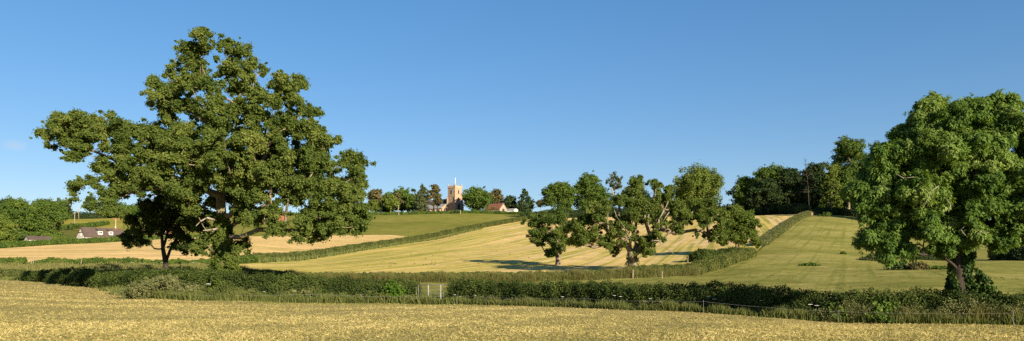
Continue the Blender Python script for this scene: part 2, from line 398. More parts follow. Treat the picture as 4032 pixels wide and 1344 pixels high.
def branch_mesh(nodes, par, tips, w, r_root, r_min, sides=7, flare=1.35, taper_pow=.5, rough=0.):
    cnt = np.zeros(len(nodes)); cnt[tips] += w
    for i in range(len(nodes)-1, 0, -1): cnt[par[i]] += cnt[i]
    rad = np.maximum(r_root * (cnt / cnt[0]) ** taper_pow, r_min)
    I = np.arange(1, len(nodes)); A = nodes[par[I]]; B = nodes[I]
    Ra = np.minimum(rad[par[I]], rad[I]*1.25); Ra = np.where(par[I] == 0, r_root*flare, Ra); Rb = rad[I]
    D = nrm(B - A)
    return tubes(A - D*Ra[:, None]*.25, B + D*Rb[:, None]*.25, Ra, Rb, sides), rad
def crown_points(lobes, n_total, rc_k, seed, squash=.85, shell=.5, hang=0., rc_abs=None, cover=2.4, reach=1.08, loose=.2, spurs=.1):
    """leaf centres & outward normals for a set of lobes, each a ragged cloud of leaf tufts"""
    r = np.random.default_rng(seed)
    lobes = np.asarray(lobes); R = lobes[:, 3]
    w = R**2 / np.sum(R**2); C, Nn, T, S = [], [], [], []
    for l, f in zip(lobes, w):
        nl = max(12, int(n_total*f)); rl = l[3]; rc = rc_k*rl if rc_abs is None else min(rc_abs, .42*rl)
        m = max(6, int(cover*(rl/rc)**2))
        d = nrm(r.normal(size=(m, 3))); d[:, 2] = np.where((d[:, 2] < -.5) & (r.random(m) < .6), -d[:, 2], d[:, 2])
        q = r.random(m)**.65; spur = r.random(m) < spurs; axs = np.exp(r.normal(0, .16, 3))
        rad = rl*(shell*.7 + (reach - shell*.7)*q) - rc*.35
        rad = np.where(spur, rl*(1.05+.35*r.random(m)), rad)
        cen = l[:3] + d*rad[:, None]*np.array([1, 1, squash])*axs
        rs_ = rc*(.45+.95*r.random(m))*(1.15-.35*q)*np.where(spur, .6, 1)
        ck = r.choice(m, nl, p=rs_**2/np.sum(rs_**2))
        e = nrm(r.normal(size=(nl, 3))); rr = rs_[ck]*r.random(nl)**.42*np.where(r.random(nl) < loose, 1.8, 1.)
        p = cen[ck] + e*rr[:, None]*np.array([1, 1, .8])
        if hang: p[:, 2] -= hang*rr*r.random(nl)
        nn = e*.6 + d[ck]*.4 + np.array([0, 0, .2]) + r.normal(size=(nl, 3))*.55
        tl = r.normal(0, .12); tc = r.normal(0, .13, m)
        C.append(p); Nn.append(nn); T.append(np.clip(.45 + tl + tc[ck] + r.normal(0, .14, nl), 0, 1)); S.append(cen)
    return np.concatenate(C), np.concatenate(Nn), np.concatenate(T), S
def leafmesh(C, Nn, T, L, ratio, name, mat, parent, seed=1, lab=None, axis=None):
    r = np.random.default_rng(seed)
    l = L*(.65+.7*r.random(len(C)))
    V, Q = leaves(C, Nn, l, l*ratio, axis)
    o = mesh(name, V, Q, mat, parent, False, np.repeat(T, 4))
    if lab: o['label'] = lab
    return o
def px_lobes(lst, d, uc, wid, thick, seed, fu=None, copies=2, dense=1.0):
    """photo lobes (u,v,r) -> 3-D lobes with depth. fu maps crop coords to photo coords."""
    r = np.random.default_rng(seed); out = []
    for (a, b, c) in lst:
        u, v, rr = fu(a, b, c) if fu else (a, b, c)
        q = max(0., 1 - ((u-uc)/wid)**2); t = thick*math.sqrt(q)*.8
        for k in range(copies):
            off = (-1 + 2*(k + .25 + .5*r.random())/copies)*t if copies > 1 else (r.random()*2-1)*t*.7
            dd_ = d + off
            p = P(u + r.normal()*rr*.12, v + r.normal()*rr*.1, dd_)
            out.append([*p, rr*dense*dd_/F])
    return np.array(out)
def twigs(S, tipspos, every, r0, seed):
    A, B = [], []
    for c, t in zip(S, tipspos):
        for p in c[::every]: A.append(t); B.append(t + (p-t)*.95)
    return np.array(A), np.array(B)

def big_tree(name, label, cat, base, trunk_nodes, trunk_par, lobes, r_root, n_leaf, leaf, ratio, rc_k, lm, bm, seed, r_min=.03, twig_every=3, taper=.5, squash=.85, shell=.5, hang=0., style='leaf', group=None, rc_abs=None, fill=0., cover=2.4, reach=1.08, spurs=.1, loose=.2):
    o = thing(name, label, cat, base, group)
    nodes, par, tips = skeleton(trunk_nodes, trunk_par, lobes, seed)
    (V, Q), rad = branch_mesh(nodes, par, tips, lobes[:, 3]**2, r_root, r_min, 8, taper_pow=taper)
    all_l = lobes
    if fill:   # leafy shoots along the outer branches
        g_ = np.random.default_rng(seed+8); idx = np.where(rad < r_root*.16)[0]; idx = idx[idx > len(trunk_nodes)]
        idx = g_.choice(idx, int(len(idx)*fill)); Rm = float(np.median(lobes[:, 3]))
        all_l = np.concatenate([lobes, np.concatenate([nodes[idx] + g_.normal(size=(len(idx), 3))*Rm*.25, (Rm*(.35+.4*g_.random(len(idx))))[:, None]], 1)])
    C, Nn, T, S = crown_points(all_l, n_leaf, rc_k, seed+1, squash, shell, hang, rc_abs, cover, reach, loose, spurs)
    S = S[:len(lobes)]
    if twig_every:
        A, B = twigs(S, nodes[tips], twig_every, r_min, seed)
        V2, Q2 = tubes(A, B, np.full(len(A), r_min*.8), np.full(len(A), r_min*.35), 4)
        Q2 = Q2 + len(V); V = np.concatenate([V, V2]); Q = np.concatenate([Q, Q2])
    mesh('trunk', V, Q, bm, o, True)
    if style == 'tuft':
        r = np.random.default_rng(seed+5); k = 10
        n = len(C)//k; C, Nn, T = C[::k][:n], Nn[::k][:n], T[::k][:n]
        Cn = np.repeat(C, k, 0); Tn = np.repeat(T, k) + r.normal(0, .06, n*k)
        out = nrm(np.repeat(nrm(Nn), k, 0)*.55 + nrm(r.normal(size=(n*k, 3)))*.75 + np.array([0, 0, -.28]))
        L = leaf*(.7+.6*r.random(n*k))
        cen = Cn + out*L[:, None]*.5
        nn = np.array([0, 0, .75]) + np.repeat(nrm(Nn), k, 0)*.7 + r.normal(size=(n*k, 3))*.35
        V, Q = leaves(cen, nn, L, L*ratio, out)
        mesh('crown', V, Q, lm, o, False, np.repeat(np.clip(Tn, 0, 1), 4))
    else:
        leafmesh(C, Nn, T, leaf, ratio, 'crown', lm, o, seed)
    return o, nodes
def ivy_on(o, pts, r0, r1, n, leaf, mat, seed, bulge=.25):
    """ivy leaves wrapped round a polyline of trunk points"""
    r = np.random.default_rng(seed); pts = np.asarray(pts, float)
    seg = np.linalg.norm(np.diff(pts, axis=0), axis=1); cum = np.concatenate([[0], np.cumsum(seg)]); t = r.random(n)**1.15*cum[-1]
    c = np.stack([np.interp(t, cum, pts[:, k]) for k in range(3)], -1)
    a = r.random(n)*2*np.pi; f = t/cum[-1]
    lump = .75+.5*np.sin(a*3+t*2.1)*np.sin(t*1.7+a) + r.normal(0, .12, n)
    rad = (r0*(1-f)+r1*f)*np.clip(lump, .35, 1.6)
    d = np.stack([np.cos(a), np.sin(a), 0*a], -1)
    p = c + d*rad[:, None] + np.array([0, 0, 1])*r.normal(0, .05, n)[:, None]
    leafmesh(p, d + np.array([0, 0, .35]) + r.normal(size=(n, 3))*.45, np.clip(.45+.25*np.sin(a*2+t*3)+r.normal(0, .18, n), 0, 1), leaf, .85, 'ivy', mat, o, seed)

# ------------------------------------------------------------------ the great oak
DO = 60.
oak_l = [(790,145,42),(745,195,36),(705,200,26),(835,170,32),(850,232,22),(760,258,58),(680,292,30),(605,328,36),(640,388,44),(600,408,28),
 (690,360,52),(760,340,62),(828,330,50),(660,458,42),(700,515,55),(880,172,18),(925,205,30),(972,208,26),(930,280,46),(985,265,42),(1038,280,26),(902,292,18),
 (950,355,56),(998,375,32),(1098,315,34),(1095,362,26),(1085,410,36),(1068,470,46),(1182,322,34),(1160,345,24),(1158,408,40),(1182,440,38),(1215,428,24),(1225,462,22),
 (860,430,56),(920,455,62),(800,440,66),(740,430,58),(1000,465,56),(1130,500,56),(1190,512,52),(1232,532,46),(1315,555,26),(1280,562,38),(1368,622,40),(1435,638,28),
 (1400,700,42),(1378,770,46),(1440,858,34),(1402,888,42),(1380,820,56),(1330,895,44),(1300,840,66),(1320,740,76),(1250,650,80),(1200,755,76),(1232,852,54),(1268,912,26),(1165,940,24),(1118,925,14),(1200,900,34),
 (800,600,86),(700,620,76),(900,620,86),(1000,620,78),(1100,640,78),(760,700,62),(850,535,78),(980,540,68),(1080,560,58),(700,545,52),
 (950,700,54),(1050,720,66),(1132,775,46),(1010,775,38),(985,865,36),(930,760,30),
 (175,525,25),(225,482,34),(288,475,40),(345,472,40),(432,452,32),(250,540,44),(320,530,50),(400,520,52),(480,520,50),(200,582,18),(270,622,22),(330,582,36),
 (540,520,46),(600,540,52),(650,545,38),(660,602,56),(560,600,54),(480,590,40),(420,580,32),(400,660,36),(300,730,26),(350,722,30),(280,752,16),(350,800,28),(430,790,38),(420,838,26),(478,838,22),
 (480,735,40),(540,695,50),(600,680,54),(560,742,42),(620,745,50),(700,752,54),(640,690,54),(500,660,36),(440,700,26)]
lob = px_lobes(oak_l, DO, 830, 680, 9., 11, copies=3, dense=1.06)
# thin the second copy of the outer lobes so that the outline keeps its gaps
keep = []
for i, l in enumerate(lob):
    small = oak_l[i//3][2] < 34
    up = oak_l[i//3][1] < 480
    if up: lob[i, 3] *= .84
    keep.append(not (small and i % 3) and not (up and i % 3 == 1))
lob = lob[np.array(keep)]
fr = px_lobes([(760,775,38),(830,705,50),(900,690,56),(960,755,46),(1010,720,52),(1062,795,38),(945,815,32),(1095,842,24),(1000,858,34),(1052,832,16),(1112,886,18),(1124,846,18),(740,820,34),(790,745,40)], DO-3.2, 880, 600, 1.5, 18, copies=1)
bh = px_lobes([(1165,600,46),(1195,640,40),(1120,700,44),(1210,690,44),(1040,640,46),(780,760,42),(960,690,50),(1040,740,46),(700,800,40),(930,740,36),(800,830,42),(930,830,36),(840,800,32),(905,785,40),(760,880,30)], DO+3.5, 880, 600, 1.5, 19, copies=1)
ep = px_lobes([(868,1000,26),(905,1032,30),(858,1048,34),(900,1072,36),(925,1000,22),(775,978,28),(808,955,32),(962,955,26),(848,915,26),(770,1000,16)], DO, 880, 300, 1.2, 12, copies=1)
B0 = G(887, DO)
tn = [B0, P(884,1020,DO), P(878,930,DO), P(872,850,DO), P(868,770,DO), P(860,690,DO), P(850,600,DO), P(840,500,DO), P(815,400,DO), P(790,290,DO), P(785,200,DO),
      P(905,850,DO-1), P(950,770,DO-2), P(1000,690,DO-2.5), P(1050,600,DO-2), P(1090,480,DO-1),         # up-right
      P(925,880,DO+.6), P(985,840,DO+.8), P(1060,800,DO+.5), P(1150,780,DO), P(1260,760,DO),            # heavy right limb
      P(945,935,DO-.8), P(1020,905,DO-1.5), P(1100,905,DO-2.2), P(1200,918,DO-2.), P(1268,912,DO-1.5), # low right limb
      P(835,760,DO+.5), P(740,715,DO+1), P(600,680,DO+1.2), P(470,640,DO+1), P(380,600,DO+.5), P(290,570,DO),  # long left arm
      P(640,740,DO-2), P(520,760,DO-3), P(420,800,DO-3),
      P(900,700,DO+1), P(930,560,DO+1.5), P(940,400,DO+1), P(950,300,DO+.5),
      P(1140,400,DO), P(1175,340,DO)]
tp = [0,0,1,2,3,4,5,6,7,8,9, 3,11,12,13,14, 2,16,17,18,19, 2,21,22,23,24, 4,26,27,28,29,30, 27,32,33, 4,35,36,37, 15,39]
oak, onodes = big_tree('oak_tree', 'huge spreading oak with an ivy clad trunk and one long left arm', 'tree', B0, tn, tp,
    np.concatenate([lob, fr, bh, ep]), .50, 820000, .15, .8, .30, M['oak'], M['bark'], 21, .020, 8, .52, rc_abs=.33, fill=.9, cover=.85, reach=1.2, shell=.2, spurs=.16)
ivy_on(oak, [B0 + [0,0,-.1], tn[1], tn[2], tn[3]], 1.1, .62, 14000, .17, M['field_tree'], 31)
b = MB()
for a, c_, r0, r1 in [((850,868),(815,858),.09,.07),((815,858),(790,872),.07,.05),((790,872),(772,890),.05,.02),((838,905),(800,908),.08,.03),((860,900),(838,905),.09,.08)]:
    b.tube(P(*a, DO-1.2), P(*c_, DO-2.2), r0, r1, 6)
b.build('dead_branch', M['bark_pale'], oak, smooth=True)

# small ash under it
DA = 66.
f3 = lambda X, Y, R: (100+X*.6987, 560+Y*.6987, R*.6987)
ash_l = [(600,430,42),(620,500,38),(580,560,30),(640,560,26),(680,565,20),(690,400,48),(740,360,42),(720,450,46),(780,430,48),(800,480,42),(830,390,48),(880,430,44),(900,380,42),(940,400,36),(860,500,38),(900,540,32),(930,565,26),(700,500,30),(760,500,26),(980,420,38),(1000,480,32),(960,360,42),(860,330,42),(760,320,36),(680,345,36),(850,580,20),(890,590,16),(560,525,20),(950,470,32)]
B1 = G(659, DA); q = lambda X, Y, dy=0: P(100+X*.6987, 560+Y*.6987, DA+dy)
big_tree('ash_tree', 'slender shaded tree with forked trunk under the left side of the great oak', 'tree', B1,
    [B1, q(790,680), q(775,600), q(768,520), q(750,440), q(740,380), q(815,610,.4), q(850,545,.8), q(870,470,1), q(800,520,-.6), q(810,430,-.8)], [0,0,1,2,3,4,1,6,7,2,9],
    px_lobes(ash_l, DA, 640, 170, 3.0, 13, f3, 3, 1.2), .22, 46000, .18, .55, .34, M['hawthorn'], M['bark_dark'], 41, .012, 8, .52, rc_abs=.34, fill=.8, cover=.8, shell=.2, hang=.6)

# ------------------------------------------------------------------ the ash at right
DR = 31.
f7 = lambda X, Y, R: (3200+X*1.157, 350+Y*1.157, R*1.157)
al = [(420,62,46),(380,112,52),(335,165,52),(300,145,28),(510,62,36),(560,92,64),(640,75,54),(700,112,54),(620,48,30),(480,122,56),(560,180,76),(660,190,76),(440,200,66),(370,240,66),(290,240,56),
 (235,215,30),(220,300,60),(160,340,40),(135,350,24),(190,390,46),(230,420,56),(300,330,76),(380,340,76),(470,290,76),(560,290,76),(650,300,76),(710,300,56),(230,480,50),(200,510,34),(270,530,42),(310,480,54),(330,555,28),(262,578,22),
 (350,430,64),(430,400,66),(510,400,70),(600,400,70),(690,400,66),(400,490,46),(440,540,32),(485,465,40),(560,468,34),(640,480,44),(700,478,44),(250,560,24),
 (520,520,30),(560,505,30),(610,515,30),(475,505,28),(650,520,26),(780,150,76),(800,260,86),(790,370,76),(770,455,52),(860,330,66),(850,220,60)]
lob = px_lobes(al, DR, 3820, 520, 3.6, 14, f7, 2, .99)
BA = G(3785, DR)
p7 = lambda X, Y, dy=0: P(3200+X*1.157, 350+Y*1.157, DR+dy)
tn = [BA, p7(500,700), p7(498,620), p7(508,560), p7(535,510), p7(545,430,.3), p7(550,330,.3), p7(560,220), p7(560,120), p7(480,560,.5), p7(440,470,.8), p7(380,380,.8), p7(320,300,.6), p7(600,470,-.4), p7(670,380,-.6), p7(740,300,-.6), p7(470,330,-.8), p7(430,200,-.8), p7(640,200,.5), p7(380,480,-.5), p7(300,470,-.6)]
tp = [0,0,1,2,3,4,5,6,7,2,9,10,11,4,13,14,5,16,6,9,19]
ash, anodes = big_tree('ash_tree', 'large bright green ash with an ivy covered trunk in the hedge at right', 'tree', BA, tn, tp, lob, .33, 680000, .20, .27, .27, M['ash'], M['bark_dark'], 51, .016, 5, .5, .85, .35, .5, 'tuft', rc_abs=.40, cover=1.7, reach=1.16, loose=.08, spurs=.18)
ivy_on(ash, [BA + [0,0,-.1], BA + [.05,-.1,.8], tn[1], tn[2]+[.03,0,0], tn[3]+[.05,0,0]], .50, .33, 13000, .12, M['ivy'], 52)
r = np.random.default_rng(9)
iv = np.array([[*P(3868+r.normal()*22, 1085+k*22, DR-.25), .26+.025*k] for k in range(8)])
C, Nn, T, S = crown_points(iv, 5200, .35, 53)
leafmesh(C, Nn, T, .12, .85, 'ivy', M['ivy'], ash, 54)
for pl in [[(455,375),(470,395),(462,420)],[(430,330),(400,350),(395,370),(372,410)],[(285,290),(310,305),(345,300)],[(520,500),(505,480),(515,470)],[(560,500),(575,485),(600,490)]]:
    b = MB()
    for i in range(len(pl)-1): b.tube(p7(*pl[i], -3.3), p7(*pl[i+1], -3.4), .014-.003*i, .011-.003*i, 5)
    b.build('dead_branch', M['bark_pale'], ash, smooth=True)

# ------------------------------------------------------------------ the gnarled oak, the small oak, the maple in the mown field
D2 = 93.
f5 = lambda X, Y, R: (2000+X*.6986, 640+Y*.6986, R*.6986)
q5 = lambda X, Y, dy=0, d=D2: P(2000+X*.6986, 640+Y*.6986, d+dy)
o2 = [(430,430,46),(385,440,40),(480,400,42),(400,372,40),(450,330,46),(520,300,42),(480,265,36),(735,115,36),(718,160,42),(690,210,50),(620,220,46),(560,250,46),(840,132,34),(760,230,52),(820,232,46),(880,210,34),(912,148,16),(910,188,22),(930,250,42),(972,270,40),(1000,300,30),
 (860,300,46),(780,310,54),(700,300,54),(640,330,46),(560,350,44),(590,400,34),(540,440,28),(640,400,34),(700,370,34),(950,330,28),(1000,340,16),(962,372,13),(930,365,15),(880,340,28),(830,360,22),(700,430,20),(740,440,18),(770,430,18),(640,455,14),(800,470,10),(830,440,14),(802,510,7),(590,470,16),
 (1110,240,40),(1060,262,44),(1150,270,40),(1190,300,36),(1120,330,26),(1180,382,28),(1200,420,26),(1160,432,16),(1090,310,24),(1215,345,28),(1040,300,26)]
B2 = G(2490, D2)
q6 = lambda X, Y, dy=0: P(2450+X*.536, 640+Y*.536, D2+dy)
tn = [B2, q5(702,560), q5(700,520), q5(680,480), q5(640,420,-.3), q5(640,380,-.3), q5(625,300,-.2), q5(630,225), q5(720,470,.4), q5(720,380,.5), q5(725,290,.4), q5(735,180,.2), q5(755,480), q5(800,410), q5(850,360,.4), q5(880,280,.5), q5(840,170,.6),
  q6(215,520), q6(280,495), q6(400,520,-.4), q6(540,495,-.6), q6(600,510,-.6), q6(632,535,-.6), q6(622,460,-.6), q6(600,400,-.5), q6(690,395,-.5),
  q5(650,470,.2), q5(560,458,.2), q5(485,480,0), q5(400,455,-.2), q5(580,350,.4), q5(500,340,.6), q5(450,380,.6), q5(930,320,.8), q5(780,350,-.5)]
tp = [0,0,1,2,3,4,5,6,2,8,9,10,2,12,13,14,15, 12,17,18,19,20,21,22,23,23, 3,26,27,28, 5,30,31, 15,13]
oak2, _ = big_tree('oak_tree', 'gnarled old oak with pale bare branches and one long low limb reaching right', 'tree', B2, tn, tp,
    px_lobes(o2, D2, 2560, 420, 6., 15, f5, 2, 1.1), .54, 230000, .20, .75, .33, M['oak'], M['bark'], 61, .035, 7, .48, rc_abs=.38, fill=.9, cover=.72, reach=1.2, shell=.2, spurs=.16)
ivy_on(oak2, [B2 + [0,0,-.1], tn[1], tn[2], tn[12]], .74, .5, 2200, .2, M['oak'], 62)
for pl, r0 in [([(270,490),(268,420),(310,350),(340,285)], .20), ([(300,430),(345,365)], .12), ([(215,577),(290,572),(322,584)], .16), ([(262,580),(320,615),(345,645),(378,670)], .13), ([(340,645),(330,615)], .05), ([(0,450),(40,530),(60,560)], .12), ([(195,380),(190,470)], .14), ([(-75,190),(-62,270),(-70,320),(-40,400),(0,460)], .18), ([(-70,320),(-130,330)], .1), ([(660,400),(640,480)], .12), ([(600,400),(615,470)], .10)]:
    b = MB()
    for i in range(len(pl)-1): b.tube(q6(*pl[i], -2.6), q6(*pl[i+1], -2.7), .5*r0*(1-.22*i), .5*r0*(1-.22*(i+1)), 6)
    b.build('dead_branch', M['bark_pale'], oak2, smooth=True)
D3 = 115.
o3 = [(140,340,40),(190,322,38),(250,330,38),(310,330,42),(350,360,38),(150,400,32),(170,450,22),(200,390,38),(260,400,42),(320,400,42),(290,450,36),(350,440,26),(240,440,26),(280,490,26),(250,515,24),(228,520,13),(310,490,17),(140,430,17),(390,345,32)]
B3 = G(2197, D3)
q3 = lambda X, Y, dy=0: P(2000+X*.6986, 640+Y*.6986, D3+dy)
big_tree('oak_tree', 'small round oak with a short stout trunk standing alone in the mown field', 'tree', B3,
    [B3, q3(284,560), q3(282,520), q3(275,460), q3(250,400), q3(290,410), q3(320,380), q3(200,370)], [0,0,1,2,3,3,5,4],
    px_lobes(o3, D3, 2180, 160, 4.2, 16, f5, 2, 1.12), .40, 90000, .22, .75, .33, M['oak'], M['bark'], 71, .04, 7, rc_abs=.42, fill=.7, cover=.85, shell=.2, spurs=.14)
D4 = 125.
o4 = [(1290,300,42),(1340,310,42),(1380,350,32),(1260,350,42),(1320,370,50),(1370,410,38),(1270,420,38),(1320,430,36),(1230,400,28),(1392,440,20),(1212,440,24),(1250,300,26)]
B4 = G(2901, D4)
q4 = lambda X, Y, dy=0: P(2000+X*.6986, 640+Y*.6986, D4+dy)
big_tree('maple_tree', 'rounded light green tree at the bend of the hedge beside the pasture', 'tree', B4,
    [B4, q4(1292,490), q4(1285,460), q4(1270,410), q4(1310,450), q4(1330,400)], [0,0,1,2,1,4],
    px_lobes(o4, D4, 2912, 120, 3.2, 17, f5, 3, 1.12), .22, 56000, .25, .75, .33, M['field_tree'], M['bark'], 81, .035, 7, rc_abs=.5, fill=.6, cover=1.5, shell=.3)

# ------------------------------------------------------------------ distant trees
def far_tree(u, vt, w, d, label, kind='round', lm='far_green', bm='bark', seed=0, vb=None, crown0=.12, n=None, name='broadleaf_tree', group=None, cat='tree', leaf=None, trunk_u=None):
    base = G(u if trunk_u is None else trunk_u, d, -.1)
    r = np.random.default_rng(1000+seed)
    top = P(u, vt, d)[2]; h = top - base[2]; W = w*d/F; cx = P(u, vt, d)[0]
    leaf = leaf or max(.42, d*.00175)
    lobes = []
    if kind == 'round':
        zc = base[2] + h*(crown0 + (1-crown0)*.5); rz = h*(1-crown0)*.5
        k = 30
        for i in range(k):
            dv = nrm(r.normal(size=3)); s = .62 + .2*r.random()
            if i < 4: dv = nrm(np.array([r.normal()*.5, r.normal()*.4, 1.3]))
            R = W*.5*(.40+.20*r.random())
            lobes.append([cx + dv[0]*W*.5*s, d + dv[1]*W*.45*s, zc + dv[2]*(rz-R*.75)*(.86+.14*r.random()), R])
        if crown0 < .1:
            for i in range(8):
                a = i/8*6.28+r.random()*.5; R = W*.19*(.8+.4*r.random()); lobes.append([cx+math.cos(a)*W*.3, d+math.sin(a)*W*.3, base[2]+h*crown0+R*.75, R])
        lobes.append([cx, d, zc, W*.40]); lobes.append([cx, d, zc+rz*.4, W*.36]); lobes.append([cx, d, zc-rz*.35, W*.38])
        rck, sq = .36, .9
    elif kind == 'cone':
        for i in range(26):
            t = (i+.5)/26; z = base[2] + h*(crown0 + (1-crown0)*(.02+.93*t)); wr = W*.5*(1-t)**.75
            a = r.random()*6.28; R = max(W*.12, wr*.68)
            lobes.append([cx + math.cos(a)*wr*.6, d + math.sin(a)*wr*.6, z-R*.3, R])
        rck, sq = .38, .9
    elif kind == 'column':
        for i in range(24):
            t = (i+.5)/24; z = base[2] + h*(crown0 + (1-crown0)*.97*t); wr = W*.5*(1-.55*t**2.2)
            a = r.random()*6.28; R = W*.30*(1-.3*t)
            lobes.append([cx + math.cos(a)*(wr-R)*1.05, d + math.sin(a)*(wr-R), z-R*.6, R])
        rck, sq = .32, 1.15
    elif kind == 'pine':
        for i in range(15):
            t = r.random(); z = base[2] + h*(.52 + .44*t); a = r.random()*6.28; wr = W*.5*(1-.55*t)
            R = W*.24*(.7+.5*r.random())
            lobes.append([cx + math.cos(a)*(wr-R*.6), d + math.sin(a)*(wr-R*.6), z, R])
        lobes.append([cx, d, top-W*.12, W*.22])
        rck, sq = .34, .45
    elif kind == 'sparse':
        for i in range(46):
            dv = nrm(r.normal(size=3))*(.35+.65*r.random()); R = W*.11*(.6+.8*r.random())
            lobes.append([cx + dv[0]*W*.42, d + dv[1]*W*.4, base[2]+h*(.72+.25*dv[2]), R])
        rck, sq = .5, .9
    lobes = np.array(lobes)
    o = thing(name, label, cat, base, group)
    zt = base[2] + h*(.8 if kind in ('cone','column','pine') else .6)
    tn = [base, base + [0, 0, h*.18], np.array([cx*.5+base[0]*.5, d, base[2]+h*.4]), np.array([cx, d, zt])]
    nodes, par, tips = skeleton(tn, [0,0,1,2], lobes, seed)
    (V, Q), _ = branch_mesh(nodes, par, tips, lobes[:, 3]**2, (.16 if kind == 'sparse' else max(.25, h*.02)), .035, 6)
    mesh('trunk', V, Q, M[bm], o, True)
    vol = np.sum(lobes[:, 3]**2)
    nl = n or 1500 if kind == 'sparse' else int(np.clip(vol*13./leaf**2, 4000, 42000))
    C, Nn, T, S = crown_points(lobes, nl, rck, seed+3, sq, .4, .8 if kind == 'column' else 0., None, 1.6, 1.04, .08, .02)
    leafmesh(C, Nn, T, leaf, .95, 'crown', M[lm], o, seed)
    return o
TG = 'trees far across the fields'
